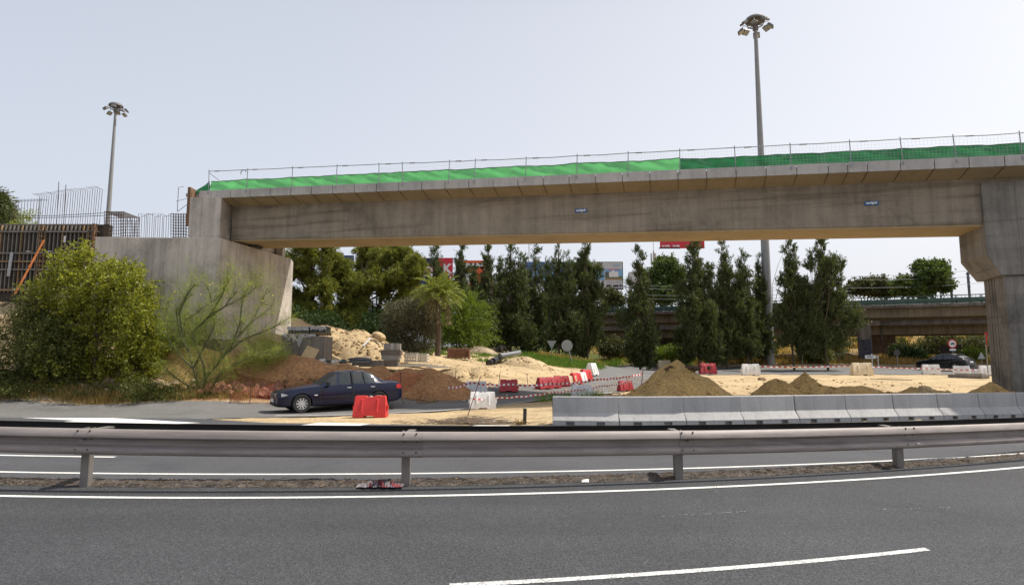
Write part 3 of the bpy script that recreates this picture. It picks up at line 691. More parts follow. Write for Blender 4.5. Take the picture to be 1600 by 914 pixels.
# ---------------------------------------------------------------- foliage
def quads(name, P, A, B, Ln, Wd, mat, parent=None):
    n = len(P); a = A*(Ln[:, None]/2); b = B*(Wd[:, None]/2)
    V = np.stack([P-a, P+b, P+a, P-b], 1).reshape(-1, 3)
    me = bpy.data.meshes.new(name); me.vertices.add(4*n); me.vertices.foreach_set('co', V.ravel())
    me.loops.add(4*n); me.loops.foreach_set('vertex_index', np.arange(4*n)); me.polygons.add(n)
    me.polygons.foreach_set('loop_start', np.arange(0, 4*n, 4)); me.polygons.foreach_set('loop_total', np.full(n, 4))
    me.update(); me.validate(); me.materials.append(mat)
    o = bpy.data.objects.new(name, me); C.objects.link(o)
    if parent: o.parent = parent
    return o
def unit(v): return v/np.maximum(np.linalg.norm(v, axis=-1, keepdims=True), 1e-9)
def crown(name, blobs, ns, slen, lp, leaf, mat, parent, out=.8, up=.4, rnd=.4, inner=.45, jit=.25, droop=0., axisfree=.5):
    B = np.array(blobs, float); wgt = (B[:, 3]*B[:, 4]*B[:, 5])**.67; wgt /= wgt.sum()
    k = rng.choice(len(B), ns, p=wgt); d = unit(rng.normal(size=(ns, 3)))
    fr = inner+(1-inner)*rng.random(ns)**.6
    base = B[k, :3]+d*B[k, 3:6]*fr[:, None]
    sd = unit(d*out+np.array((0, 0, up))+rng.normal(size=(ns, 3))*rnd)
    sl = slen*rng.uniform(.6, 1.3, ns)
    s = rng.random((ns, lp)); p = base[:, None]+sd[:, None]*(s*sl[:, None])[..., None]+rng.normal(size=(ns, lp, 3))*jit*slen
    p[..., 2] -= droop*s*s*sl[:, None]
    p = p.reshape(-1, 3); n = len(p)
    ax = unit(np.repeat(sd, lp, 0)*(1-axisfree)+rng.normal(size=(n, 3))*axisfree)
    bb_ = unit(np.cross(ax, rng.normal(size=(n, 3))))
    ln = leaf[0]*rng.uniform(.6, 1.3, n); wd = leaf[1]*rng.uniform(.7, 1.2, n)
    return quads(name, p, ax, bb_, ln, wd, mat, parent)
barkm = M('bark', (.10, .075, .05), .9, .35, 6., bump=.5, bscale=20)
barkg = M('bark_green', (.09, .10, .045), .8, .3, 6.)
def limb(mb, p0, p1, r0, r1, bend=.15, n=5, k=6):
    p0, p1 = Vector(p0), Vector(p1); L_ = (p1-p0).length; off = Vector(rng.normal(size=3))*bend*L_*.5
    pts = [p0.lerp(p1, i/n)+off*math.sin(PI*i/n) for i in range(n+1)]
    mb.tube(pts, [r0+(r1-r0)*i/n for i in range(n+1)], k, cap=True); return pts
def tree(name, X, Y, label, cat, mat, blobs, trunk_h, r, ns, slen, lp, leaf, group=None, zoff=0, tm=None, limbs=8, **kw):
    z = h(X, Y)+zoff; root = empty(name, (X, Y, z), 0, label, cat, group)
    mb = MB(); top = max(b[2] for b in blobs)
    tp = limb(mb, (0, 0, -.2), (blobs[0][0]*.3, blobs[0][1]*.3, trunk_h), r, r*.45, .05, 6, 8)
    bl = list(blobs); random.shuffle(bl)
    for b in bl[:limbs]:
        s = random.uniform(.35, .95); st = tp[min(6, int(s*6))]
        limb(mb, st, (b[0], b[1], b[2]), r*.38, r*.08, .15)
    mb.build('trunk', tm or barkm, root, smooth=True)
    crown('crown', blobs, ns, slen, lp, leaf, mat, root, **kw)
    return root
# near leafy tree, left
lf_bright = leafmat('leaf_bright', (.075, .095, .010), (.40, .40, .065), .42, .4); lf_mid = leafmat('leaf_mid', (.04, .055, .012), (.18, .19, .05), .3, .45)
lf_pine = leafmat('pine_needle', (.095, .11, .022), (.26, .265, .05), .35); lf_cas = leafmat('casuarina_needle', (.036, .052, .018), (.135, .155, .055), .25)
lf_dark = leafmat('leaf_dark', (.02, .04, .010), (.055, .095, .02), .22); lf_grey = leafmat('leaf_greygreen', (.06, .062, .035), (.22, .21, .13), .15)
lf_fern = leafmat('leaf_feathery', (.07, .11, .015), (.19, .24, .035), .35); lf_palm = leafmat('palm_leaf', (.13, .17, .035), (.34, .36, .09), .35)
lf_wisp = leafmat('wispy_leaf', (.20, .25, .06), (.40, .43, .12), .45); dryg = leafmat('dry_grass', (.25, .16, .05), (.46, .32, .12), .3, .8)
grn = leafmat('green_grass', (.07, .13, .02), (.16, .25, .04), .35); lf_olive = leafmat('leaf_olive', (.05, .06, .02), (.12, .12, .05), .25); lf_round = leafmat('leaf_round', (.04, .07, .018), (.14, .185, .045), .25)
lf_dead = leafmat('dead_frond', (.16, .13, .075), (.3, .25, .15), .2)
def sc_blobs(sc, P): # (px, py, Y, rpx_x, rpx_y) to local coordinates of a tree at X0,Y0
    return P
def pxblobs(X0, Y0, spec, dy=.8):
    z0 = h(X0, Y0); out = []
    for px, py, rx, rz in spec:
        p = at(px, py, Y0); s = Y0/FPX
        out.append((p.x-X0, random.uniform(-dy, dy), p.z-z0, rx*s, max(rx, rz)*s*.9, rz*s))
    return out
Y = 24.9; X = at(145, 600, Y).x
bl = pxblobs(X, Y, [(140, 450, 52, 42), (115, 425, 20, 26), (172, 470, 50, 50), (210, 462, 32, 38), (110, 500, 45, 45), (165, 540, 60, 55), (215, 520, 32, 45), (100, 575, 45, 45), (170, 592, 52, 38), (205, 570, 38, 42), (135, 405, 14, 20), (185, 440, 26, 24), (85, 462, 22, 20), (190,425,14,18),(120,392,6,12),(232,500,18,30),(228,545,20,34),(150,420,24,22)])
tree('leafy_tree', X, Y, 'large bushy bright green leafy tree at the roadside in front of the abutment wall', 'tree', lf_bright, bl, 3.2, .09, 1900, .45, 20, (.13, .07), out=.6, up=.55, inner=.35, jit=.14, axisfree=.75, droop=.1)
Y = 24.7; X = at(45, 600, Y).x
bl = pxblobs(X, Y, [(60, 515, 30, 26), (42, 495, 20, 14), (75, 490, 30, 24), (30, 570, 30, 28), (70, 585, 45, 42), (100, 560, 34, 40), (15, 612, 40, 20), (-15, 600, 24, 20), (55, 620, 45, 16), (48, 470, 14, 12), (85, 540, 34, 34),(12,530,18,10)])
tree('leafy_tree', X, Y, 'darker shaded shrubby tree at the far left edge of the photo beside the road', 'tree', lf_mid, bl, 2.2, .07, 2100, .4, 20, (.10, .05), out=.7, up=.3, inner=.35, jit=.15, axisfree=.75)
# wispy thorn tree
Y = 24.6; X = at(312, 630, Y).x; z0 = h(X, Y)
root = empty('thorn_tree', (X, Y, z0), 0, 'wispy pale green thorn tree with thin bent branches left of the dark sedan', 'tree')
mb = MB(); tips = []
def W2(px, py, dy=0): p = at(px, py, Y+dy); return Vector((p.x-X, dy, p.z-z0))
main = [[(312,632),(316,610),(322,592),(335,575),(345,560),(372,525),(400,498),(425,480)], [(314,630),(308,600),(302,575),(295,550),(285,520),(290,500),(320,480),(345,462)], [(316,630),(330,608),(340,590),(352,578),(385,560),(420,550)], [(322,592),(318,570),(308,545),(300,520),(330,490),(380,465),(400,450)],
        [(302,575),(285,560),(265,535),(258,500),(262,470)], [(345,560),(380,530),(420,515),(440,505)], [(295,550),(280,520),(275,485),(300,460)],[(335,575),(360,545),(375,505),(378,470),(392,440)],[(314,628),(296,605),(275,590),(255,575)],[(300,520),(320,500),(350,480),(370,455)], [(285,520),(280,490),(290,465),(305,442)], [(330,490),(345,465),(352,448),(358,440)], [(372,525),(395,500),(410,470),(418,450)], [(302,575),(320,540),(335,510),(330,470),(325,450)]]
for i, m in enumerate(main):
    dy0 = random.uniform(-.2, .2); dyt = random.uniform(-1, 1)
    pts = [W2(px, py, dy0*0+dyt*(j/(len(m)-1))) for j, (px, py) in enumerate(m)]
    mb.tube(pts, [.034*(1-j/len(m))+.006 for j in range(len(pts))], 6)
    for a, b in zip(pts[1:-1], pts[2:]):
        for _ in range(9):
            s = random.random(); p = a.lerp(b, s); d = (b-a).normalized()*.5+Vector(rng.normal(size=3))*.5+Vector((0, 0, .25)); q = p+d*random.uniform(.35, .8)
            mb.tube([p, p.lerp(q, .5)+Vector((0, 0, .05)), q], [.009, .006, .003], 4); tips += [(p, q)]
mb.build('trunk', barkg, root, smooth=True)
T = np.array([[*a, *b] for a, b in tips]); n = 14000; k = rng.integers(0, len(T), n); s = rng.random(n)[:, None]
P = T[k, :3]*(1-s)+T[k, 3:]*s*1.1; dirn = unit(unit(T[k, 3:]-T[k, :3])*.6+rng.normal(size=(n, 3))*.55+np.array((0, 0, -.15)))
P = P+dirn*.13; quads('crown', P, dirn, unit(np.cross(dirn, rng.normal(size=(n, 3)))), rng.uniform(.22, .5, n), rng.uniform(.004, .008, n), lf_wisp, root)
k = rng.integers(0, len(T), 130); P = T[k, 3:]+rng.normal(size=(130, 3))*.08; P = P[P[:, 2] > 2.]
tag(quads('flowers', P, unit(rng.normal(size=P.shape)), unit(rng.normal(size=P.shape)), np.full(len(P), .07), np.full(len(P), .07), leafmat('yellow_flower', (.6, .5, .03), (.75, .62, .05)), root), kind='stuff')
# small wispy shrub in front of abutment corner
def shrub(px, basey, Yd, spec, label, mat, ns=500, slen=.5, lp=14, leaf=(.12, .05), name='shrub', cat='shrub', group=None, **kw):
    X = at(px, basey, Yd).x; bl = pxblobs(X, Yd, spec, kw.pop('dy', .5)); th = max(b[2] for b in bl)*.6
    return tree(name, X, Yd, label, cat, mat, bl, th, kw.pop('r', .05), ns, slen, lp, leaf, group, **kw)
shrub(415, 600, 26.2, [(415, 560, 24, 20), (435, 562, 16, 14), (395, 575, 20, 16), (425, 545, 14, 14)], 'low wispy green shrub on the brown earth bank under the abutment', lf_wisp, 170, .6, 26, (.26, .014), out=.5, up=.6)
shrub(270, 560, 26.6, [(258, 530, 20, 28), (275, 515, 20, 24), (250, 555, 16, 22), (300, 520, 20, 20),(340,520,24,20)], 'wispy green shrub growing against the foot of the abutment wall', lf_wisp, 260, .5, 24, (.26, .014), out=.5, up=.6)
shrub(232, 640, 23.9, [(225, 612, 20, 18), (250, 620, 18, 14), (275, 622, 22, 10)], 'low green and brown weeds beside the trunk of the bright roadside tree', lf_mid, 300, .3, 16, (.09, .04))
shrub(8, 352, 52, [(-6, 334, 12, 18), (4, 347, 14, 10), (-14, 325, 14, 24), (-2, 316, 5, 10)], 'dark conifer crown cut by the left edge of the photo', lf_cas, 500, .8, 16, (.5, .09), name='conifer_tree', cat='tree', up=.6, r=.15)
shrub(36, 360, 38, [(33, 345, 9, 8), (42, 340, 5, 12), (26, 350, 8, 6)], 'thin yellowish shrub poking above the formwork panels', lf_wisp, 60, .4, 10, (.2, .05))
# pines behind the abutment
def pine(px, Yd, spec, label, g='pine trees behind the abutment', ns=1700):
    X = at(px, 540, Yd).x; bl = pxblobs(X, Yd, spec, 1.6)
    sub = []
    for b in bl:     # break each bough into needle clumps
        for _ in range(16):
            d = unit(rng.normal(size=3)); d[2] = d[2]*.8+.1; f = rng.uniform(.55, 1.0)
            q = rng.uniform(.28, .55); sub.append((b[0]+d[0]*b[3]*f, b[1]+d[1]*b[4]*f, b[2]+d[2]*b[5]*f, q, q, q*.75))
    return tree('pine_tree', X, Yd, label, 'pine tree', lf_pine, sub, max(b[2] for b in bl)*.75, .22, int(ns*3.0), .26, 20, (.22, .05), g, out=.75, up=.5, inner=.5, jit=.28, limbs=26, axisfree=.4)
pine(490, 46, [(490, 425, 40, 34), (465, 400, 30, 26), (515, 410, 26, 28), (500, 390, 30, 20), (475, 455, 34, 26), (512, 460, 24, 24), (520, 435, 20, 22), (470, 485, 26, 20), (498, 492, 26, 16),(455,430,20,40)], 'yellow-green pine directly right of the abutment, leftmost of the pines')
pine(590, 47, [(600, 420, 34, 30), (620, 400, 26, 22), (575, 440, 34, 26), (635, 440, 24, 26), (600, 460, 46, 26), (555, 470, 26, 22), (640, 470, 24, 22), (595, 392, 24, 14), (560, 500, 22, 14), (622, 492, 30, 20), (650,425,14,20)], 'broad bushy pine behind the sandy heap, right of the narrow gap in the pines', ns=2000)
pine(575, 56, [(575, 395, 16, 18), (568, 420, 20, 22), (560, 450, 18, 22)], 'darker pine crown rising between the two big pines against the blue billboard', ns=500)
shrub(560, 548, 45, [(552, 498, 22, 14), (570, 515, 20, 14), (555, 522, 24, 16)], 'round light pine sapling in front of the dark undergrowth', lf_pine, 420, .3, 18, (.2, .04), name='pine_sapling', cat='pine tree', up=.6)
for px, by, Yd, sp, lab in ((480, 540, 43, [(475, 520, 32, 26), (505, 515, 30, 24), (460,505,16,22)], 'dark undergrowth bush behind the tarp covered pallets'),
                            (540, 545, 48, [(535, 510, 34, 30), (560, 495, 30, 30)], 'dark bush between the pine trunks behind the sand heap'),
                            (585, 548, 44, [(590, 515, 26, 26), (575, 530, 26, 16), (610,530,20,22)], 'dark bush at the foot of the broad pine beside the sand heap')):
    shrub(px, by, Yd, sp, lab, lf_dark, 900, .5, 16, (.17, .07), group='dark bushes under the pines', dy=1.)
shrub(645, 553, 40, [(640, 500, 34, 30), (655, 480, 24, 20), (625, 520, 26, 26), (655, 525, 28, 26), (640, 545, 30, 10), (615,495,16,20), (672,510,14,22)], 'rounded grey-green shrub left of the palm', lf_grey, 2300, .35, 16, (.11, .045), dy=.8, out=.7, up=.3)
shrub(715, 545, 47, [(705, 500, 22, 24), (730, 490, 24, 22), (720, 520, 32, 18), (745, 520, 16, 14), (735, 475, 12, 12), (700, 535, 18, 8)], 'feathery bright green shrub right of the palm', lf_fern, 420, 1.3, 30, (.3, .05), out=1., up=.1, droop=.3, jit=.07, axisfree=.3)
# palm
Yd = 38.6; X = at(684, 550, Yd).x; z0 = h(X, Yd); top = at(686, 461, Yd); th = top.z-z0
root = empty('palm_tree', (X, Yd, z0), 0, 'date palm with slim trunk and arching fronds above the grey-green shrub', 'palm tree')
mb = MB(); mb.tube([(0, 0, -.2), (.03, 0, th*.3), (-.02, 0, th*.7), (.05, 0, th)], [.19, .16, .15, .20], 10)
for i in range(26):
    a = i*2.4; z = th*(.05+.93*i/26); mb.tube([(.15*math.cos(a), .15*math.sin(a), z), (.21*math.cos(a), .21*math.sin(a), z+.1)], [.05, .02], 4)
mb.build('trunk', barkm, root)
PA, PX, PB, PL, PW = [], [], [], [], []; dead = MB()
rach = MB(); PD = []
for i in range(46):
    a = i*2.399+.3; el = 1.25-1.5*(i/46)+random.uniform(-.1, .1); Lf = random.uniform(1.45, 2.0)
    d0 = Vector((math.cos(a)*math.cos(el), math.sin(a)*math.cos(el), math.sin(el))); p = Vector((.05, 0, th)); pts = [p.copy()]; d = d0.copy()
    for k in range(14):
        d = (d+Vector((0, 0, -.075-.03*k/14))).normalized(); p = p+d*Lf/14; pts.append(p.copy())
    (dead if i > 40 else rach).tube(pts, [.022*(1-k/16)+.003 for k in range(15)], 4)
    for k in range(2, 15):
        dd = (pts[k]-pts[k-1]).normalized(); side = dd.cross(Vector((0, 0, 1))).normalized()
        for sgn in (-1, 1):
            for _ in range(3):
                ax = (dd*.8+side*sgn*.9+Vector((0, 0, .25))+Vector(rng.normal(size=3))*.1).normalized(); l = .42*math.sin(PI*min(.95, k/15+.08))+.1
                q = pts[k-1].lerp(pts[k], random.random())+ax*l/2
                (PD if i > 40 else PX).append((*q, *ax, l))
mb_ = np.array(PX); quads('fronds', mb_[:, :3], mb_[:, 3:6], unit(np.cross(mb_[:, 3:6], rng.normal(size=(len(mb_), 3)))), mb_[:, 6], np.full(len(mb_), .045), lf_palm, root)
rach.build('frond_stems', M('palm_stem', (.16, .17, .06), .7), root)
q = []
for i in range(9):
    a = i*2.4; p = Vector((.18*math.cos(a), .18*math.sin(a), th-.1)); pts = [p]; 
    for k in range(6): pts.append(pts[-1]+Vector((math.cos(a)*(.16-.03*k), math.sin(a)*(.16-.03*k), -.12-.05*k)))
    dead.tube(pts, [.02, .02, .02, .015, .015, .01, .006], 4)
    for k in range(1, 7):
        for _ in range(8): ax = unit(rng.normal(size=3)*.4+np.array((math.cos(a)*.2, math.sin(a)*.2, -1))); q.append((*(np.array(pts[k])+ax*.12), *ax))
q = np.array(q); quads('dead_fronds', q[:, :3], q[:, 3:6], unit(np.cross(q[:, 3:6], rng.normal(size=(len(q), 3)))), np.full(len(q), .4), np.full(len(q), .05), lf_dead, root)
dead.build('dead_stems', M('dead_stem', (.25, .18, .10), .8), root)
# casuarinas
def casu(px, basey, topy, wpx, Yd, label, mat=lf_cas, dens=1., two=0, low=.12, form=.75):
    X = at(px, basey, Yd).x; z0 = h(X, Yd); tz = at(px, topy, Yd).z-z0; w_ = wpx*Yd/FPX/2; bl = []
    lead = [(0, 1.)]+([(two*w_, .9)] if two else [])
    for ox, hs in lead:
        nl = int(20*(1 if not two else .8))
        for i in range(nl):
            s = low+(1-low)*i/nl; z = tz*hs*s
            prof = min(1, ((1-s)*1.15)**form*1.05+.06)*(.8+.2*min(1, (s-low)*6))*(1+.35*math.sin(i*1.9+px)*math.sin(i*.7+px*.3))
            for _ in range(4 if s < .8 else 2):
                a = random.uniform(0, 2*PI); rr = w_*prof*random.uniform(.15, 1.0)
                q = random.uniform(.16, .38)*(w_*prof*.8+.26); bl.append((ox+rr*math.cos(a), rr*math.sin(a), z+random.uniform(-.3, .3), q, q, q*1.7))
        bl.append((ox, 0, tz*hs-.35, .12, .12, .45))
    area = w_*2*tz
    root = tree('casuarina_tree', X, Yd, label, 'tree', mat, bl, tz*.9, .11, int(area*44*dens), .55, 18, (.34, .065), 'tall narrow casuarina trees in a row', out=.5, up=.9, rnd=.35, inner=.2, jit=.13, limbs=40, axisfree=.3)
    return root
CAS = [(680, 545, 388, 44, 60, 'tall tree rising behind the black and red billboard', {}), (720, 545, 385, 26, 62, 'slim tree between the red billboard and the orange billboard', {}), (762, 553, 385, 40, 58, 'tall narrow tree covering the right edge of the orange billboard', {}),
       (798, 549, 383, 44, 59, 'tall twin-topped tree just left of the lattice antenna', {'two': .5}), (838, 548, 390, 34, 62, 'thinner see-through tree below the lattice antenna', {'dens': .6}), (874, 555, 381, 46, 57, 'dense tall tree in front of the blue billboard', {'two': .45}),
       (917, 550, 379, 54, 58, 'wide dark tree covering the left half of the white billboard', {'dens': 1.2}), (1000, 556, 392, 48, 58, 'solitary pointed tree in front of the old overpass', {'low': .05, 'form': .9}),
       (1092, 556, 378, 62, 58, 'broad olive-green tree under the red billboard', {'dens': 1.2}), (1136, 556, 378, 38, 59, 'pointed tree second left of the tall lamp mast', {}), (1168, 556, 398, 44, 60, 'lower bushy tree immediately left of the tall lamp mast', {}), (1192, 552, 405, 28, 62, 'short tree half hidden by the lamp mast', {}),
       (1240, 549, 376, 50, 57, 'sparse tall tree right of the lamp mast', {'dens': .8, 'low': .2}), (1293, 553, 374, 70, 56, 'tallest dark tree standing left of the overpass column', {'dens': 1.1, 'low': .16, 'form': .5})]
CAS += [(781, 550, 408, 34, 66, 'dull tree seen in the gap left of the twin-topped tree, farther back', {}), (819, 550, 404, 30, 67, 'farther tree seen in the gap right of the twin-topped tree', {}), (856, 550, 412, 34, 66, 'farther lower tree in the gap before the blue billboard', {}), (896, 550, 415, 30, 67, 'farther low tree between the blue billboard trees', {}), (741, 550, 420, 34, 67, 'farther low tree in front of the orange billboard foot', {}), (1114, 555, 420, 30, 66, 'farther low tree right of the broad olive-green tree', {}), (1262, 552, 440, 30, 63, 'low tree between the two tallest trees right of the lamp mast', {})]
for px, b_, tpy, wp, Yd, lab, kw in CAS: casu(px, b_, tpy-4, wp*random.uniform(1.05, 1.3), Yd, lab+(', one of the casuarina row' if len(lab.split()) < 11 else ''), **kw)
# background trees
def bgtree(px, basey, Yd, spec, label, mat, **kw):
    sp2 = []
    for (a, b, c, d) in spec:
        sp2.append((a, b, c*.7, d*.7))
        for _ in range(6): th_ = random.uniform(0, 6.28); sp2.append((a+math.cos(th_)*c*.75, b-abs(math.sin(th_))*d*.7*(1 if random.random() < .75 else -.6), c*random.uniform(.18, .38), d*random.uniform(.2, .4)))
    spec = sp2
    return shrub(px, basey, Yd, spec, label, mat, kw.pop('ns', 1500), .7, 15, (.42, .22), name='broadleaf_tree', cat='tree', r=.3, dy=1.5, zoff=0, **kw)
bgtree(1035, 500, 92, [(1035, 435, 28, 24), (1010, 445, 16, 18), (1055, 440, 22, 22), (1040, 415, 16, 12), (1035, 462, 34, 18)], 'round deep green tree behind the old overpass beside the antenna', lf_round)
bgtree(1446, 520, 88, [(1445, 432, 26, 20), (1425, 445, 24, 14), (1470, 436, 18, 16), (1455, 422, 18, 11), (1440, 455, 30, 10), (1478, 450, 10, 8)], 'light green spreading tree above the overpass left of the utility poles', lf_round)
bgtree(1355, 520, 95, [(1355, 450, 26, 13), (1378, 456, 16, 10), (1335, 452, 16, 12)], 'low wide tree top showing above the overpass beside the tallest casuarina', lf_olive, ns=900)
bgtree(960, 520, 92, [(960, 470, 20, 10), (945, 462, 10, 8)], 'yellowish low tree showing under the white billboard', lf_olive, ns=400)
for px, by, Yd, sp, lab, mt in ((1418, 572, 66, [(1418, 555, 16, 14), (1432, 560, 12, 10), (1408, 562, 10, 8)], 'small dark leafy bush behind the round dark sign', lf_dark),
                            (1452, 570, 76, [(1450, 545, 22, 18), (1470, 540, 20, 16), (1440, 555, 14, 10)], 'olive bush directly behind the black car', lf_olive),
                            (1522, 572, 76, [(1520, 545, 22, 14), (1505, 552, 16, 14), (1538, 540, 14, 14)], 'olive bush between the round traffic sign and the pier', lf_olive),
                            (1516, 574, 64, [(1512, 563, 14, 8), (1520, 558, 10, 8)], 'bright green bush to the right of the black car', lf_fern),
                            (1270, 565, 62, [(1270, 552, 12, 8), (1282, 556, 10, 6)], 'small green weed bush under the tallest casuarina', lf_mid),
                            (1160, 565, 63, [(1150, 548, 26, 12), (1185, 545, 22, 14), (1115,552,18,10)], 'dark undergrowth at the foot of the trees left of the lamp mast', lf_dark),
                            (1060, 565, 61.5, [(1045, 554, 24, 6), (1020, 558, 14, 5), (1070, 556, 14, 6)], 'yellow-green weedy bush at the foot of the broad tree', lf_fern),
                            (810, 556, 62, [(790, 535, 30, 16), (840, 530, 30, 20), (880, 530, 26, 22), (900, 540, 20, 14)], 'dark undergrowth beneath the left casuarinas', lf_dark),
                            (760, 550, 62, [(745, 520, 22, 26), (775, 515, 26, 24), (700, 510, 22, 26)], 'dark bushes behind the feathery shrub', lf_dark),
                            (970, 560, 66, [(960, 545, 20, 12), (985, 548, 14, 10)], 'olive scrub under the old overpass beside the solitary tree', lf_olive)):
    shrub(px, by, Yd, sp, lab, mt, 520, .6, 14, (.22, .11), dy=1.2)
# ---------------------------------------------------------------- grass and weeds (stuff)
def grass(name, region, n, hgt, wd, mat, clump=.25, lean=.35, pred=None):
    x0, x1, y0, y1 = region; nc = max(1, n//26); cx = rng.uniform(x0, x1, nc); cy = rng.uniform(y0, y1, nc)
    if pred is not None:
        kk = pred(cx, cy); cx, cy = cx[kk], cy[kk]; nc = len(cx)
    k = rng.integers(0, nc, n); x = cx[k]+rng.normal(size=n)*clump; y = cy[k]+rng.normal(size=n)*clump; ch = rng.uniform(.45, 1.2, nc)[k]
    z = hz(x, y)-.02; ln = hgt*ch*rng.uniform(.5, 1.2, n)
    ax = unit(np.c_[rng.normal(size=n)*lean, rng.normal(size=n)*lean, np.ones(n)]); sd = unit(np.cross(ax, rng.normal(size=(n, 3))))
    o = quads(name, np.c_[x, y, z]+ax*ln[:, None]*.48, ax, sd, ln, np.full(n, wd), mat); tag(o, kind='stuff'); return o
grass('dry_grass', (9, 50, 61.8, 68), 26000, .55, .05, dryg, .3, pred=lambda x, y: (x > 11.5) | (rng.random(len(x)) < .3))
grass('dry_grass', (10, 80, 84, 118), 14000, .9, .13, dryg, .5)
grass('hill_scrub', (12, 80, 88, 118), 9000, 1.2, .2, lf_olive, .6, pred=lambda x, y: rng.random(len(x)) < .4)
grass('green_grass', (.6, 6.8, 42, 50), 9000, .42, .035, grn, .2, pred=lambda x, y: (y > 39+(x*.9)) & (x < y*.13+.4))
grass('green_grass', (7, 18, 61.5, 64), 4000, .5, .05, grn, .3, pred=lambda x, y: rng.random(len(x)) < .5)
grass('dry_grass', (2.5, 10, 50.5, 62), 8000, .5, .045, dryg, .3, pred=lambda x, y: (x < y*.13+.2) & (y > 53) | (x > 100))
grass('roadside_weeds', (-24, -9.5, 23.45, 24.3), 9000, .3, .018, dryg, .12)
grass('roadside_weeds', (-24, -10, 23.5, 24.6), 5000, .34, .02, lf_mid, .14)
grass('slope_weeds', (-24, -13, 24.4, 30), 3500, .35, .03, lf_olive, .16)
grass('green_grass', (-10, -7, 35, 42), 3000, .3, .03, grn, .2)
grass('green_grass', (-6.5, 1, 38, 46), 5000, .28, .035, grn, .22, pred=lambda x, y: rng.random(len(x)) < .35)
grass('green_weeds', (1.0, 3.6, 22.5, 26.5), 900, .4, .014, grn, .12, lean=.5)
grass('median_weeds', (-8, 14, 8.4, 8.6), 700, .05, .006, dryg, .12, lean=1.5)
# ---------------------------------------------------------------- earth heaps
sandm = M('heap_sand', (.41, .305, .17), .95, .22, 1.4, bump=1., bscale=14, fine=(9, .25)); brownm = M('heap_brown', (.40, .265, .10), .95, .22, 1.2, bump=1., bscale=14, fine=(10, .22))
def mound(px, peaky, Yd, wpx, depth, mat, label, cat='dirt heap', name='dirt_heap', sharp=1.2, lump=.10, off=0., group='heaps of excavated earth', stretchdown=.15):
    p = at(px, peaky, Yd); X, Z = p.x, p.z; rx = wpx*Yd/FPX/2; n, m = 34, 64; z0 = h(X, Yd); vs = []; 
    ph = random.uniform(0, 50)
    for i in range(n+1):
        r = i/n
        for k in range(m):
            a = 2*PI*k/m; rr = r*(1+.12*math.sin(a*3+ph)+.07*math.sin(a*5-ph)); x = X+math.cos(a)*rr*rx+off*(1-r)*rx; y = Yd+math.sin(a)*rr*depth
            vs.append((x, y, r))
    v = np.array(vs); g = hz(v[:, 0], v[:, 1]); r = np.clip(v[:, 2], 0, 1); prof = np.clip(1-r**sharp, 0, 1)
    zz = g*1+(Z-z0)*prof+fbm((v[:, 0]+ph)*1., v[:, 1]*1.+ph, 6, 3.2)*lump*(Z-z0)*np.clip((1-r)*4, 0, 1)-stretchdown*r**6
    mb = MB(); mb.add(list(zip(v[:, 0]-X, v[:, 1]-Yd, zz-z0)), [((i)*m+k, (i)*m+(k+1) % m, (i+1)*m+(k+1) % m, (i+1)*m+k) for i in range(n) for k in range(m)])
    o = mb.build(name, mat, smooth=True); o.location = (X, Yd, z0); tag(o, label, cat, group)
    nst = int(60+rx*depth*30)
    for _ in range(nst):
        i_ = int(n*min(1, math.sqrt(random.random())*1.0)); k_ = random.randrange(m); q = mb.v[min(len(mb.v)-1, min(i_, n-1)*m+k_)]; CL.setdefault(mat.name, []).append((q[0]+X+random.uniform(-.05, .05), q[1]+Yd+random.uniform(-.05, .05), q[2]+z0))
    return o
CL = {}
mound(1058, 561, 23.0, 195, 1.9, brownm, 'tall steep brown dirt cone behind the second concrete barrier', sharp=.95, lump=.05)
mound(1258, 580, 24.8, 120, 1.4, brownm, 'pointed dirt heap behind the middle of the concrete barrier row', sharp=.75, lump=.08)
mound(1216, 592, 24.4, 90, 1.2, brownm, 'lumpy lower dirt heap just left of the pointed one', sharp=1.2, lump=.16)
mound(1325, 603, 24.4, 190, 1.2, brownm, 'low long dirt ridge right of the pointed heap', sharp=1.5, lump=.15)
mound(1430, 608, 22.8, 210, .9, brownm, 'low flattened dirt ridge before the bridge pier', sharp=1.8, lump=.2)
mound(1548, 597, 21.0, 110, 1.0, brownm, 'brown dirt heap piled against the foot of the bridge pier', sharp=1.2, lump=.07)
HEAP = mound(556, 518, 33, 195, 2.3, sandm, 'large sandy rubble heap between the abutment and the dark bushes', sharp=2.0, lump=.10)
mound(305, 541, 26.2, 150, 1.1, M('heap_yellow', (.44, .29, .11), .95, .2, 1.3, bump=1., bscale=14, fine=(9, .25)), 'yellow sand heap behind the wispy thorn tree', sharp=1.1, lump=.06)
mound(824, 556, 38, 92, 1.5, sandm, 'sandy heap beside the black pipes', sharp=1.2, lump=.08)
mound(752, 571, 30.4, 60, .8, sandm, 'small sand heap behind the small red barrier', sharp=1.1, lump=.12)
mound(714, 572, 30.0, 70, .9, sandm, 'small sand heap behind the orange mesh fence', sharp=1.1, lump=.12)
mound(752, 540, 46, 70, 1.2, M('heap_gravel', (.30, .23, .15), .95, .3, 2., fine=(9, .3)), 'greyish gravel heap right of the rusty gabion', sharp=1.2, lump=.08)
redm = M('heap_red', (.36, .19, .085), .95, .22, 1.2, bump=1., bscale=14, fine=(10, .22)); mound(470, 556, 26.4, 210, 1.1, redm, 'dark brown earth bank behind the sedan bonnet', sharp=1.3, lump=.10)
mound(541, 567, 26.6, 120, .8, redm, 'dark brown earth bank behind the sedan roof', sharp=1.0, lump=.08)
mound(600, 572, 26.8, 120, .8, redm, 'brown earth bank behind the sedan boot', sharp=1.1, lump=.10)
mound(672, 574, 27.2, 190, 1.0, redm, 'brown earth bank behind the orange mesh fence', sharp=1.2, lump=.08)
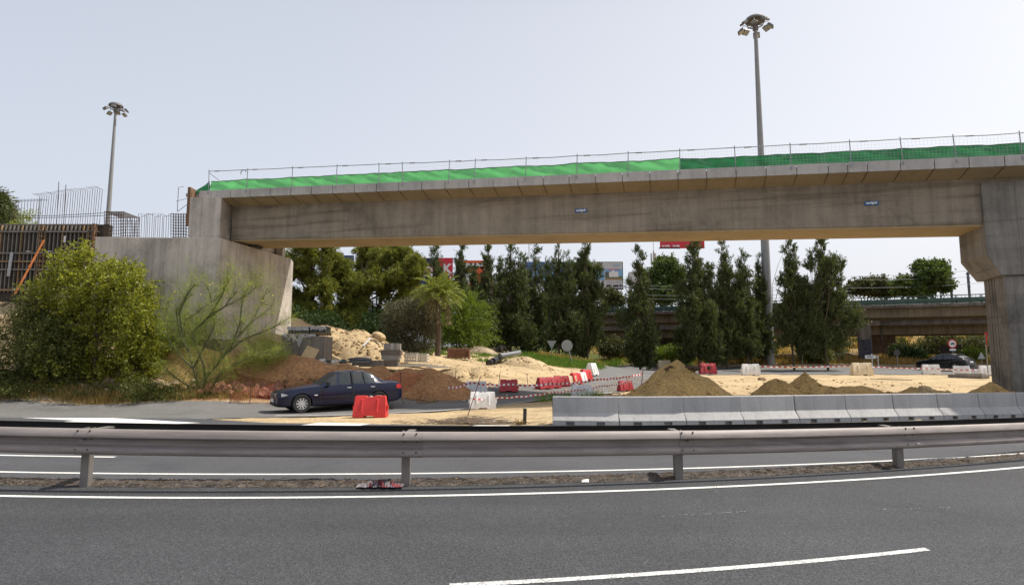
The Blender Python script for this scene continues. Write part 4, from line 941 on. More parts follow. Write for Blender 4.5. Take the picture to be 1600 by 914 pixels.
# stones
stm = M('stone', (.42, .33, .21), .9, .35, 4., bump=.5, bscale=30)
def stones(name, pts, smin, smax, mat=stm, kind='stuff'):
    mb = MB()
    for (x, y, z) in pts:
        s = smin+(smax-smin)*random.random()**3; vs = []
        for th in (-.9, -.2, .5, 1.2):
            for k in range(5):
                a = 2*PI*k/5+th; c_ = math.cos(th)*random.uniform(.75, 1.15); vs.append((x+math.cos(a)*c_*s, y+math.sin(a)*c_*s, z+math.sin(th)*s*.7))
        mb.add(vs, [(i*5+k, i*5+(k+1) % 5, (i+1)*5+(k+1) % 5, (i+1)*5+k) for i in range(3) for k in range(5)]+[tuple(range(15, 20)), (4, 3, 2, 1, 0)])
    o = mb.build(name, mat, fixn=False); tag(o, kind=kind); return o
def spts(x0, x1, y0, y1, n, dz=0):
    x = rng.uniform(x0, x1, n); y = rng.uniform(y0, y1, n); return np.c_[x, y, hz(x, y)+dz]
stones('slope_rubble', spts(-26, -12, 23.9, 30, 1500, .02), .02, .17)
stones('sand_rubble', spts(-10, 9, 26, 40, 900), .015, .09)
stones('sand_rubble', spts(3, 22, 19, 40, 700), .015, .10, M('clod', (.33, .22, .11), .95, .3, 3.))
stones('bank_rubble', spts(-12.5, -3, 24.0, 27.5, 500, .05), .02, .10, M('clod_dark', (.27, .17, .08), .95, .3, 3.))
stones('heap_clods', CL['heap_brown'], .012, .085, M('clod_brown', (.36, .23, .085), .95, .35, 3.)); stones('heap_clods', CL['heap_sand'], .012, .10, M('clod_sandy', (.36, .26, .14), .95, .3, 3.))
_xs = rng.uniform(-9, 14, 1500); stones('median_gravel', [(x, rail_c(x)+rng.uniform(.05, .6), .012) for x in _xs], .004, .018, M('median_chips', (.19, .14, .09), .9, .5, 5.))
# grit thrown onto the sand around the heaps; boulder on the big sandy heap
from mathutils.bvhtree import BVHTree
_bt = BVHTree.FromPolygons([v.co[:] for v in HEAP.data.vertices], [tuple(p.vertices) for p in HEAP.data.polygons])
def onheap(x, y):
    q = _bt.ray_cast(Vector((x-HEAP.location.x, y-HEAP.location.y, 20)), Vector((0, 0, -1)))[0]
    return Vector((x, y, (q.z+HEAP.location.z) if q else h(x, y)))
stones('heap_rubble', [tuple(onheap(rng.uniform(-11, -5.2), rng.uniform(31, 34))) for _ in range(500)], .02, .13, M('clod_sand', (.40, .29, .16), .95, .35, 3.))
b_ = onheap(at(590, 518, 33).x, 33.)+Vector((0, 0, .08)); mb = MB()
bm = bmesh.new(); bmesh.ops.create_icosphere(bm, subdivisions=3, radius=.30)
for v in bm.verts: v.co = Vector((v.co.x*1.25, v.co.y, v.co.z*.95))*(1+.12*math.sin(v.co.x*7+v.co.z*9)+.06*math.sin(v.co.y*17))
me = bpy.data.meshes.new('boulder'); bm.to_mesh(me); bm.free(); me.materials.append(sandm); o = bpy.data.objects.new('boulder', me); C.objects.link(o); o.location = b_; tag(o, 'sandy boulder on top of the large rubble heap', 'boulder')
# ---------------------------------------------------------------- plastic water barriers
def plastic(name, c, r=.45, tr=.12):
    m, t, b = nt(name); tc = N(t, 'ShaderNodeTexCoord'); no = N(t, 'ShaderNodeTexNoise', Scale=2.5, Detail=6., Roughness=.7); L(t, tc.outputs['Object'], no.inputs['Vector'])
    r_ = ramp(t, no.outputs[0], [(.32, hexc(c, .78)), (.6, hexc(c, 1.05))]); L(t, r_.outputs[0], b.inputs['Base Color']); b.inputs['Roughness'].default_value = r
    b.inputs['Subsurface Weight'].default_value = 0.
    return m
p_red = plastic('plastic_red', (.62, .035, .03)); p_redd = plastic('plastic_red_faded', (.42, .035, .045), .5); p_white = plastic('plastic_white', (.80, .79, .76)); p_cream = plastic('plastic_cream', (.72, .60, .40), .6); p_grey = plastic('plastic_white_greyed', (.62, .63, .64), .6)  # p_grey: shade on the white plastic put into a greyer colour
def water_barrier():
    root = empty('water_barrier', (0, 0, 0), 0, '', 'plastic barrier', 'plastic water filled road barriers')
    w2, hh = .465, .60; mb = MB()
    o = [(-w2, 0), (-.15, 0), (-.13, .045), (.13, .045), (.15, 0), (w2, 0), (w2, .10), (w2-.035, hh-.03), (w2-.05, hh), (.13, hh), (.09, hh-.035), (-.09, hh-.035), (-.13, hh), (-w2+.05, hh), (-w2+.035, hh-.03), (-w2, .10)]
    dp = lambda z: .235-.155*max(0, min(1, (z-.08)/(hh-.08)))
    mb.prism(o, lambda x, z: (x, -dp(z), z), lambda x, z: (x, dp(z), z)); mb.build('shell', p_red, root, bevel=.012, smooth=True)
    for s in (-1, 1):
        for x in (-.22, .22):
            mb = MB(); mb.add([(x-.035+(.03 if z > .3 else 0)*0, s*(dp(z)+e), z) for z, e in ((.13, .002), (.52, .002))]+[(x+.035, s*(dp(z)+e), z) for z, e in ((.52, .002), (.13, .002))]+[(x-.018, s*(dp(z)+.022), z) for z in (.16, .49)]+[(x+.018, s*(dp(z)+.022), z) for z in (.49, .16)],
                   [(4, 5, 6, 7), (0, 1, 5, 4), (1, 2, 6, 5), (2, 3, 7, 6), (3, 0, 4, 7)])
            mb.build('moulded_rib', p_red, root)
    for sx in (-1, 1):
        mb = MB(); mb.box((sx*(w2+.012), 0, .26), (.05, .12, .14)); mb.build('connector_lug', p_red, root, bevel=.01)
    mb = MB(); mb.tube([(0, 0, hh-.05), (0, 0, hh-.005)], .045, 12); mb.build('filler_cap', p_white, root)
    return root
wb = water_barrier(); wb_used = False
WB = [(579, 652, 49, 0, p_red, 'bright red plastic barrier in front of the dark sedan'),
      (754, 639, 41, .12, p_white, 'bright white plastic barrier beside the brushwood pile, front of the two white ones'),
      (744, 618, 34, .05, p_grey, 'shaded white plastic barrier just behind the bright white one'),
      (795, 612, 29, .0, p_redd, 'dark red plastic barrier on its own at the road edge under the tape'),
      (850, 608, 27, .75, p_redd, 'leftmost red plastic barrier of the curved row along the slip road'),
      (864, 606.5, 26, .75, p_redd, 'second red plastic barrier from the left in the curved row'),
      (877, 604, 26, .4, p_redd, 'third red plastic barrier from the left in the curved row'),
      (891, 602, 24, .6, p_cream, 'cream plastic barrier right of the three red ones in the curved row'),
      (899, 600.5, 22, 1.0, p_red, 'red plastic barrier between the cream and the white one of the curved row'),
      (907, 598, 22, .9, p_white, 'white plastic barrier in the middle of the far half of the curved row'),
      (915, 594, 22, .9, p_red, 'last red plastic barrier at the far end of the curved row'),
      (925, 586.5, 20, 1.15, p_white, 'tilted white plastic barrier closing the far end of the curved row'),
      (909, 622, 32, .1, p_grey, 'pale grey plastic barrier behind the leftmost concrete barrier'),
      (977, 611, 24, .45, p_redd, 'red plastic barrier left of the tall brown dirt cone'),
      (1038, 576, 20, .1, p_cream, 'cream plastic barrier partly hidden behind the tip of the dirt cone'),
      (1106, 584.5, 25, .1, p_redd, 'red plastic barrier right of the tall brown dirt cone'),
      (1173, 586.5, 26, -.1, p_white, 'white plastic barrier on the sand near the foot of the tall lamp mast'),
      (1347, 586.5, 27, -.1, p_cream, 'cream coloured plastic barrier in front of the overpass column'),
      (1455, 585.5, 21, -.3, p_white, 'white plastic barrier in front of the black car front wheel'),
      (1503, 586, 18, -.7, p_white, 'white plastic barrier in front of the black car rear'),
      (1544, 587, 20, -.2, p_white, 'white plastic barrier against the left side of the pier')]
for px, py, wpx, rz, mt, lab in WB:
    p = gp(px, py) if py > 600 else gp(px, py); p.z += .012; dist = (p-Vector((0, 0, H))).length
    s = wpx*dist/FPX/.93/(abs(math.cos(rz))+.25*abs(math.sin(rz)))
    if abs(rz) > .5: s *= .92
    face = -math.atan2(p.x, p.y)*0
    o = wb if not wb_used else dup(wb)
    wb_used = True; o.location = p; o.rotation_euler.z = rz; o.scale = (s, s, s); o['label'] = lab
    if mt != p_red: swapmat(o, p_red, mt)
# ---------------------------------------------------------------- tape, mesh fences, stakes
tw = M('tape_white', (.75, .73, .71), .6, .05); tr_ = M('tape_red', (.50, .04, .04), .6, .05)
def tape(pts, label, sag=.04, w_=.03, seg=.09):
    mb = MB(); P = [Vector(p) for p in pts]; out = []
    for a, b in zip(P[:-1], P[1:]):
        n = max(2, int((b-a).length/seg)); out += [a.lerp(b, i/n)+Vector((0, 0, -sag*math.sin(PI*i/n)+.012*math.sin(i*.9))) for i in range(n)]
    out.append(P[-1])
    for i, (a, b) in enumerate(zip(out[:-1], out[1:])):
        tw_ = Vector((0, .4*math.sin(i*.35), 1)).normalized()*w_; mb.add([a-tw_, b-tw_, b+tw_, a+tw_], [(0, 1, 2, 3)], i % 2)
    c = P[0].copy(); mb.v = [(v[0]-c.x, v[1]-c.y, v[2]-c.z) for v in mb.v]
    o = mb.build('barrier_tape', [tw, tr_], fixn=False); o.location = c; return tag(o, label, 'barrier tape', 'red and white barrier tapes')
def on(px, py, Yd): return at(px, py, Yd)
tape([on(700, 606, 26), on(736, 598, 25.5), on(800, 600.5, 25), on(855, 600, 25.2), on(935, 593, 26), on(1003, 584, 27.5)], 'upper red and white tape crossing the slip road from the shaded white barrier', .05, .04)
tape([on(735, 623, 21.6), on(775, 622, 22), on(860, 614, 23), on(940, 603.5, 25), on(990, 595, 27)], 'lower red and white tape running over the bright white barrier toward the dirt cone', .03, .026)
tape([on(779, 584.5, 33), on(825, 585, 33)], 'short faint tape between two stakes on the sunlit sand', .05, .03)
tape([on(1185, 572.5, 46), on(1340, 571.5, 46), on(1450, 575.5, 46), on(1545, 577.5, 46)], 'long far red and white tape stretched over the cream and white barriers', .05, .035, .2)
stk = M('stake_rust', (.12, .05, .035), .8, .3, 9.)
def stake(a, b, label, r=.012):
    mb = MB(); a = Vector(a); b = Vector(b); mb.tube([(0, 0, 0), b-a], r, 6); o = mb.build('stake', stk); o.location = a; return tag(o, label, 'stake', 'thin metal stakes')
bs = gz(728, 658); stake(bs, at(751, 588, bs.y), 'long thin leaning metal rod stuck in the brushwood pile')
bs = gp(1002, 603); stake(bs, at(1005, 577, bs.y), 'thin upright stake left of the dirt cone holding the tapes', .02)
for px, a, b, lab in ((779, 606, 583, 'left thin stake of the short tape on the sunlit sand'), (825, 602, 584, 'right thin stake of the short tape on the sunlit sand')):
    bs = gp(px, a); stake(bs, at(px+(2 if px < 800 else -2), b, bs.y), lab, .014)
# orange mesh fence
om = M('mesh_orange', (.42, .085, .045), .7, .25, 3.)
def meshfence(P, hs, label, holes=.06, thick=.0045):
    root = empty('mesh_fence', P[0], 0, label, 'mesh fence'); mb = MB(); P = [Vector(p) for p in P]; c = P[0]
    rows = int(max(hs)/holes); cols = []; 
    for i, (a, b) in enumerate(zip(P[:-1], P[1:])):
        n = max(2, int((b-a).length/holes))
        for k in range(n):
            s = k/n; q = a.lerp(b, s); hh = hs[i]*(1-s)+hs[i+1]*s-.10*math.sin(PI*s)*hs[i]; wv = .03*math.sin(k*.31)
            cols.append([Vector((q.x-c.x, q.y-c.y+wv*math.sin(j), q.z-c.z+.02+hh*j/rows)) for j in range(rows+1)])
    for i in range(len(cols)):
        for j in range(rows):
            a, b = cols[i][j], cols[i][j+1]; t_ = Vector((thick, 0, 0)); mb.add([a-t_, a+t_, b+t_, b-t_], [(0, 1, 2, 3)])
            if i < len(cols)-1:
                a, b = cols[i][j+1], cols[i+1][j+1]; t_ = Vector((0, 0, thick*(2.4 if j in (0, rows-1) else 1))); mb.add([a-t_, b-t_, b+t_, a+t_], [(0, 1, 2, 3)])
    mb.build('mesh', om, root, fixn=False)
    for p, hh in zip(P, hs):
        m2 = MB(); m2.tube([(p.x-c.x, p.y-c.y-.02, p.z-c.z-.1), (p.x-c.x+.02, p.y-c.y-.02, p.z-c.z+hh+.08)], .014, 6); m2.build('post', stk, root)
    return root
fa, fb, fc = gp(566, 622), gp(625, 621), gp(711, 618.5)
meshfence([fa, fb, fc], [.45, .98, .98], 'orange plastic mesh fence strung between thin posts right of the sedan')
fa, fb, fc = gp(352, 634), gp(385, 634), gp(424, 633)
meshfence([fa+Vector((0, .35, 0)), fb+Vector((0, .3, 0)), fc+Vector((0, .3, 0))], [.35, .55, .75], 'sagging orange mesh fence lying against the rubble in front of the sedan')
# red earthy plastic sheeting crumpled on the slope
mb = MB(); rows = []
for i in range(40):
    row = []
    for j in range(16):
        x = -11.6+3.0*i/39; y = 23.75+1.1*j/15; row.append(Vector((x, y, h(x, y)+.12+.12*math.sin(i*.9+j*.4)*math.sin(j*.8)+.05*rng.normal())))
    rows.append(row)
c = rows[0][0].copy(); rows = [[p-c for p in r] for r in rows]; mb.loft(rows, closed=False)
o = mb.build('plastic_sheet', M('sheet_red', (.25, .105, .06), .85, .4, 4., fine=(14, .3)), smooth=True, fixn=False); o.location = c; tag(o, 'crumpled reddish plastic sheet on the rubble ahead of the sedan', 'plastic sheet')
# ---------------------------------------------------------------- building materials
conc_d = concrete('weathered_block', (.24, .21, .18), None, stain=.2, streak=.4)
x0_, x1_ = at(440, 540, 28.3), at(508, 540, 28.3); zt_, zb_ = at(475, 523, 28.3).z, at(475, 568, 28.3).z
root = empty('concrete_block', ((x0_.x+x1_.x)/2, 28.9, zb_), 0, 'dark stained concrete block carrying the wrapped pallets beside the abutment', 'concrete block')
mb = MB(); wB = x1_.x-x0_.x; hB = zt_-zb_; mb.box((-.28, 0, hB/2-.3), (wB-.56, 1.3, hB+.6)); mb.build('block', conc_d, root, bevel=.02)
mb = MB(); mb.box((wB/2-.28, -.05, hB/2-.33), (.55, 1.3, hB+.54)); mb.build('end_slab', conc_d, root, bevel=.02)
CX, CZ = (x0_.x+x1_.x)/2, zt_
gt = M('green_wrap', (.03, .06, .055), .35, .4, 5.); gw = M('grey_sheet', (.42, .41, .40), .5, .2, 3.)
def wrapped(dx, dy, sx, sy, sz, label, mat):
    root = empty('wrapped_pallet', (CX+dx, 28.9+dy, CZ+.01), 0, label, 'wrapped pallet'); m2 = MB()
    for a in (-1, 0, 1): m2.box((0, a*sy*.4, .05), (sx, .09, .09))
    m2.box((0, 0, .11), (sx, sy, .025)); m2.build('pallet', M('pallet_wood', (.25, .18, .11), .8, .25, 6.), root)
    m2 = MB(); n = 3
    for k in range(n): m2.box((random.uniform(-.02, .02), 0, .13+sz*(k+.5)/n), (sx*.96, sy*.95, sz/n*.94))
    m2.build('load', mat, root, bevel=.03, smooth=True)
    m2 = MB(); rr = []
    for i in range(18):
        s = i/17; x = -sx*.5+sx*s
        rr.append([Vector((x, -sy*.5-.02-.03*math.sin(i), .13+sz-.10-.10*random.random())), Vector((x, -sy*.5-.02, .13+sz+.01)), Vector((x, 0, .15+sz+.03*math.sin(i))), Vector((x, sy*.5, .14+sz))])
    m2.loft(rr, closed=False); m2.build('cover_sheet', gw, root, smooth=True, fixn=False); return root
wrapped(-.35, .1, .95, .9, .22, 'low pallet under grey sheet on the concrete block, nearer the abutment', gt)
wrapped(.55, .1, .72, .9, .24, 'pallet with white torn wrapping on the right end of the concrete block', gt)
m2 = MB(); rr = []
for i in range(26):
    s = i/25; x = -.95+1.5*s; dr = .08+(.16 if .18 < s < .26 else 0)+.5*max(0, 1-abs(s-.52)/.12)+.28*max(0, 1-abs(s-.36)/.06)+.05*random.random()
    rr.append([Vector((x, .2, .02)), Vector((x, -.64, .025)), Vector((x, -.67-.03*math.sin(i), -dr*.5)), Vector((x, -.67, -dr))])
m2.loft(rr, closed=False); o = m2.build('torn_sheet', gw, smooth=True, fixn=False); o.location = (CX, 28.9, CZ+.005); tag(o, 'torn pale plastic sheet hanging over the front of the concrete block', 'plastic sheet')
bwood = M('weathered_timber', (.20, .16, .12), .85, .3, 2.5, stretch=(1, 6, 6)); bwood2 = M('grey_timber', (.33, .30, .26), .85, .25, 2.5, stretch=(1, 6, 6)); gpal = M('pale_wood', (.50, .46, .40), .85, .2, 3.)
mb = MB(); mb.box((0, 0, .2), (.55, .06, .62), Matrix.Rotation(.35, 3, 'Y') @ Matrix.Rotation(-.5, 3, 'X')); o = mb.build('plywood_offcut', M('plywood', (.55, .40, .22), .7, .15, 3.)); o.location = at(484, 560, 27.6); tag(o, 'pale plywood offcut leaning against the concrete block', 'plywood offcut')
# stacked timber crates
cxy = at(610, 560, 29.5); base = h(cxy.x, 29.5)
hts = [(573, 562, .62, 'bottom'), (561, 554, .72, 'third'), (553, 546, .84, 'second'), (545, 536, .62, 'top')]
sc_ = 29.5/FPX; zc = at(610, 573, 29.5).z
for i, (a, b, wd, nm) in enumerate([(573, 562, .62, 'bottom box of the stack'), (562, 555, .78, 'box second from the bottom of the stack'), (555, 546.5, .88, 'widest box, second from the top of the stack'), (546.5, 536, .66, 'top box of the stack with a pale strap')]):
    z0_, z1_ = at(610, a, 29.5).z, at(610, b, 29.5).z; root = empty('timber_box', (cxy.x+random.uniform(-.04, .04), 29.9, z0_), 0, 'dark weathered timber box, '+nm, 'timber box', 'stacked timber boxes')
    hh = z1_-z0_-.006; m2 = MB()
    for s in (-1, 1): m2.box((0, s*.38, hh/2), (wd, .04, hh)); m2.box((s*(wd/2-.021), 0, hh/2), (.04, .72, hh))
    m2.box((0, 0, hh-.025), (wd-.09, .72, .03)); m2.build('boards', bwood if i % 2 == 0 else bwood2, root)
    if i == 3: m2 = MB(); m2.box((.05, -.404, hh/2), (.12, .006, hh)); m2.build('strap', gpal, root); m2 = MB(); m2.box((wd/2-.04, -.404, hh/2), (.05, .008, hh)); m2.build('strap', gpal, root)
# low blocks under hose
for px, py, w_, hpx, lab in ((572, 573, 22, 10, 'dark concrete kerb block lying in front of the hose coil'), (588, 572, 18, 9, 'dark kerb block beside the timber boxes'), (560, 571, 20, 7, 'dark kerb block under the left side of the hose coil')):
    p = at(px, py, 28.8); s = 28.8/FPX; m2 = MB(); m2.box((0, 0, 0), (w_*s, .5, hpx*s)); m2.box((0, -.02, -hpx*s*.3), (w_*s*1.01, .5, hpx*s*.3)); o = m2.build('kerb_block', conc_d, bevel=.01); o.location = (p.x, 28.8+random.uniform(.0, .4), p.z+hpx*s/2); tag(o, lab, 'kerb block', 'loose kerb blocks')
hosem = M('hose_grey', (.16, .17, .18), .4, .15, 4.)
def coil(px, py, Yd, r, n, label):
    p = at(px, py, Yd); m2 = MB(); pts = []
    for i in range(n*22): a = 2*PI*i/22; rr = r*(1-.16*math.sin(i*.37)*.3)+.05*math.sin(i*.11); pts.append((math.cos(a)*rr, math.sin(a)*rr*.95, .035+.052*i/22+.02*math.sin(a*2+i*.05)))
    m2.tube(pts, .038, 7); o = m2.build('hose_coil', hosem, smooth=True); o.location = p; tag(o, label, 'hose coil'); return o
coil(562, 568, 28.6, .44, 4, 'grey coiled hose lying on the kerb blocks')
# bags / rubbish
m2 = MB()
for i in range(14):
    c_ = Vector((random.uniform(-.5, .5), random.uniform(-.2, .2), random.uniform(0, .12))); m2.box(c_, (random.uniform(.08, .3), random.uniform(.05, .2), random.uniform(.03, .12)), Matrix.Rotation(random.uniform(0, 3), 3, 'Z') @ Matrix.Rotation(random.uniform(-.5, .5), 3, 'X'), mi=i % 2)
o = m2.build('rubbish_pile', [white, gt]); o.location = at(520, 566, 28.2); tag(o, 'small pile of white and green rubbish right of the concrete block', 'rubbish', kind='stuff')
# pale crates and planks
def slatcrate(px, py, Yd, wpx, hpx, label):
    s = Yd/FPX; p = at(px, py, Yd); root = empty('slatted_crate', p, 0, label, 'crate', 'pale slatted crates'); w_, hh = wpx*s, hpx*s
    m2 = MB()
    for sy in (-.35, .35):
        for k in range(3): m2.box((0, sy, hh*(.2+.3*k)), (w_, .025, hh*.2))
        for sx in (-1, 0, 1): m2.box((sx*(w_/2-.05), sy+.022*(1 if sy > 0 else -1), hh/2), (.07, .02, hh))
    for sx in (-1, 1):
        for k in range(3): m2.box((sx*(w_/2-.0), 0, hh*(.2+.3*k)), (.02, .66, hh*.2))
    m2.build('slats', gpal, root); m2 = MB(); m2.box((0, 0, .04), (w_*.96, .64, .04)); m2.build('base_board', gpal, root); return root
slatcrate(643, 566, 32, 19, 15, 'pale slatted wooden crate, left one of the pair in front of the grey-green shrub'); slatcrate(661, 566, 32.3, 15, 14, 'pale slatted wooden crate, right one of the pair in front of the grey-green shrub')
for i, (px, py, L_, rz, Yd) in enumerate(((650, 570, 1.5, .05, 31), (668, 572, 1.3, -.1, 30.4), (640, 572, 1.2, .1, 30.2), (685, 574, 1.2, .12, 30))):
    m2 = MB(); m2.box((0, 0, 0), (L_, .16, .04)); m2.box((.1, .2, .0), (L_*.9, .15, .035)); m2.box((-.05, .1, .045), (L_*.8, .14, .035), .08)
    o = m2.build('plank_bundle', gpal); p = gp(px, py) if False else at(px, py, Yd); o.location = p; o.rotation_euler.z = rz
    tag(o, ['pale planks just below the slatted crates', 'pale planks right of the slatted crates', 'pale planks left, nearest the timber boxes', 'pale grey planks furthest right on the sand'][i], 'planks', 'bundles of pale planks')
m2 = MB(); m2.tube([(0, 0, 0), at(579, 528, 32)-at(567, 541, 31.2)], .04, 6); o = m2.build('metal_pole', M('pole_pale', (.5, .5, .52), .5)); o.location = at(567, 541, 31.2); tag(o, 'pale metal pole lying on the sandy rubble heap', 'pole')
m2 = MB(); m2.box((0, 0, 0), (.8, .2, .05), Matrix.Rotation(.35, 3, 'Y')); o = m2.build('grey_plank', bwood2); o.location = at(592, 534, 32.4); tag(o, 'grey plank on the right slope of the sandy rubble heap', 'plank')
# rusty gabion / bench frame
rust = M('rusty_steel', (.17, .075, .04), .8, .35, 5.)
p = gp(717, 561); s = p.y/FPX; root = empty('rusty_cage', p, 0, 'rusty brown slatted metal cage lying on the sand under the feathery shrub', 'metal cage'); m2 = MB(); w_, hh = 32*s, 17*s
for sy in (-.4, .4):
    for k in range(9): m2.tube([(-w_/2, sy+.0, hh*(.12+.1*k)), (w_/2, sy, hh*(.12+.1*k)-.02)], .022, 5)
    for k in range(6): m2.tube([(-w_/2+w_*k/5, sy-.02, 0), (-w_/2+w_*k/5, sy-.02, hh)], .022, 5)
m2.build('bars', rust, root); m2 = MB(); m2.box((0, -.1, hh*.55), (w_*.95, .05, hh*.75), Matrix.Rotation(-.35, 3, 'X')); m2.build('panel', rust, root)
for sx in (-1, 1): m2 = MB(); m2.box((sx*w_/2, 0, hh*.45), (.07, .9, hh*.9)); m2.build('end_frame', rust, root)
# black pipes
pm = M('pipe_black', (.03, .032, .035), .35, .2, 4.); pg = M('pipe_grey', (.17, .18, .19), .4, .15, 4.)
def pipe(a, b, r, mt, label, name='pipe'):
    a, b = Vector(a), Vector(b); m2 = MB(); d = (b-a); m2.tube([(0, 0, 0), d], r, 14, cap=False); m2.tube([d, (0, 0, 0)], r*.86, 14, cap=False)
    e = d.normalized(); m2.tube([(0, 0, 0), e*.12], r*1.12, 14, cap=False); m2.tube([e*.02, e*.03], r*.86, 14); o = m2.build(name, mt, smooth=True, fixn=False); o.location = a; return tag(o, label, 'pipe', 'drainage pipes on the sand')
pipe(at(764, 567, 36), at(785, 556, 40), .17, pm, 'black pipe, lower left one in the pile beside the sandy heap')
pipe(at(770, 564, 36.5), at(792, 555, 40), .16, pm, 'black pipe, middle one in the pile beside the sandy heap')
pipe(at(781, 556, 37.5), at(812, 551, 39), .14, pg, 'grey pipe lying on top of the black ones')
m2 = MB()
for k in range(12): 
    a = Vector((random.uniform(-.6, .6), random.uniform(-.3, .3), random.uniform(0, .2))); m2.tube([a, a+Vector((random.uniform(-.6, .6), random.uniform(-.3, .3), random.uniform(.1, .5))), a+Vector((random.uniform(-1, 1), .1, random.uniform(0, .3)))], .03, 5)
o = m2.build('branch_heap', M('dark_branch', (.05, .045, .035), .9)); o.location = gp(776, 551); tag(o, 'dark heap of branches under the casuarinas right of the gravel heap', 'branches', kind='stuff')
# brushwood with litter
m2 = MB(); tm_ = M('twig', (.24, .18, .125), .9, .35, 5.)
for k in range(420):
    x = random.gauss(0, .62); y = random.gauss(0, .22); z = abs(random.gauss(0, .05))*max(.1, 1-abs(x)/1.3)*1.6+.01; a = random.uniform(-.5, .5)+(PI if random.random() < .5 else 0); l = random.uniform(.12, .5)
    p = Vector((x, y, z)); d = Vector((math.cos(a), math.sin(a)*.7, random.uniform(-.12, .22)))*l; m2.tube([p, p+d*.5+Vector((0, 0, random.uniform(-.02, .04))), p+d], [.008, .006, .003], 4)
o = m2.build('brushwood_pile', tm_); bw = gz(736, 662); o.location = bw; tag(o, 'flat pile of dry twigs and brushwood at the sandy verge', 'brushwood', kind='stuff')
m2 = MB()
for k in range(7): m2.box((random.uniform(.3, 1.0), random.uniform(-.2, .1), random.uniform(.02, .07)), (random.uniform(.05, .13), .05, .03), Matrix.Rotation(random.uniform(0, 3), 3, 'Z') @ Matrix.Rotation(.4, 3, 'X'))
o = m2.build('litter', white); o.location = bw; tag(o, 'scraps of white litter in the right part of the brushwood pile', 'litter', kind='stuff')
m2 = MB(); m2.box((0, 0, .19), (.09, .07, .44), Matrix.Rotation(.03, 3, 'Y')); m2.box((0, -.0, .40), (.092, .072, .02)); o = m2.build('marker_post', M('post_dark', (.05, .05, .045), .7, .2, 4.), bevel=.006); p = gz(820, 663); o.location = p; tag(o, 'short dark post stump on the sand left of the concrete barriers', 'post')
m2 = MB()
for k in range(40): a = random.uniform(0, 6.28); m2.tube([(-.1+.05*math.cos(a), .05*math.sin(a), 0), (-.1+.17*math.cos(a), .12*math.sin(a), random.uniform(.02, .16))], [.01, .004], 4)
o = m2.build('weed_clump', dryg); o.location = p; tag(o, 'dry brown weed clump at the foot of the short dark post', 'weed')
# cloth by the barrier post and scraps on the median
clr = M('rag_red', (.17, .03, .04), .85, .2, 9.); clg = M('rag_grey', (.17, .15, .16), .9, .3, 9.)
m2 = MB(); n, mm = 60, 12; vs = []
for i in range(n):
    for j in range(mm):
        x = -.34+.58*i/(n-1); s = (i/(n-1)); wv = .10*math.sin(PI*min(1, s*1.1)); y = -.08+.17*j/(mm-1); vs.append((x, y+.02*math.sin(i*.5), .015+abs(wv*.6*math.sin(i*.42+j*.35)+.035*math.sin(i*1.3-j*.9))*math.sin(PI*(j+.5)/mm)))
m2.add(vs, [(i*mm+j, (i+1)*mm+j, (i+1)*mm+j+1, i*mm+j+1) for i in range(n-1) for j in range(mm-1)]); m2.mi = [1 if math.sin(i*.33+j*.5) > .1 or i < 14 else 0 for i in range(n-1) for j in range(mm-1)]
o = m2.build('crumpled_rag', [clr, clg], smooth=True, fixn=False); o.location = (-1.62, 8.40, .01); tag(o, 'crumpled red and grey rag lying at the foot of the second visible barrier post', 'rag')
for px, py, s, lab in ((914, 752.5, .05, 'crumpled white paper scrap on the median strip'), (561, 760, .03, 'small white scrap left of the rag on the median')):
    m2 = MB(); m2.add([(-s, -.03, 0), (s, -.02, .0), (s*1.1, .03, .03), (-s*.7, .04, .02), (0, 0, .035)], [(0, 1, 4), (1, 2, 4), (2, 3, 4), (3, 0, 4)]); o = m2.build('paper_scrap', white, fixn=False); o.location = gz(px, py, .012); tag(o, lab, 'litter')
p = gz(1076, 744.5); m2 = MB(); m2.box((0, 0, .015), (.22, .035, .012), .12); m2.box((.02, .02, .024), (.16, .012, .008), .12); o = m2.build('metal_strip', M('bare_metal', (.4, .4, .4), .35, metal=.7)); o.location = p; tag(o, 'bent grey metal strip on the median right of a barrier post', 'metal strip')
# slab and debris right
p0, p1 = gp(1492, 590), gp(1546, 592); m2 = MB(); d = p1-p0; m2.box(d/2+Vector((0, .3, .12)), (d.length, .8, .24), math.atan2(d.y, d.x)); m2.box(d/2+Vector((.2, .4, .27)), (d.length*.8, .4, .06), math.atan2(d.y, d.x)+.03)
o = m2.build('concrete_slab', conc_d, bevel=.03); o.location = p0; tag(o, 'low dark slab lying on the sand left of the pier', 'slab')
m2 = MB(); a, b = gp(1360, 592), gp(1425, 596); m2.box((b-a)/2, ((b-a).length, .06, .03), math.atan2((b-a).y, (b-a).x)); m2.box((b-a)/2+Vector((0, .05, .02)), ((b-a).length*.6, .04, .02), math.atan2((b-a).y, (b-a).x)); o = m2.build('long_timber', bwood); o.location = a+Vector((0, 0, .04)); tag(o, 'long thin timber lying on the sunlit sand behind the barriers', 'timber')
p = gp(1190, 594); m2 = MB(); m2.box((0, 0, .08), (.45, .3, .18), .3, taper=.7); m2.box((.2, .05, .06), (.25, .2, .12), .9, taper=.7); o = m2.build('rock', M('rock_brown', (.25, .17, .10), .9, .3, 5.), bevel=.04); o.location = p; tag(o, 'brown rock on the sunlit sand left of the pointed heap', 'rock')
p = at(1445, 609, 20.6); m2 = MB(); m2.box((0, 0, 0), (.42, .3, .24), Matrix.Rotation(.3, 3, 'Z') @ Matrix.Rotation(.2, 3, 'X'), taper=.75); m2.box((.15, 0, -.04), (.3, .28, .18), .9, taper=.7); o = m2.build('rock', sandm, bevel=.05); o.location = p; tag(o, 'pale flat-faced rock on the dirt ridge behind the barriers', 'rock')
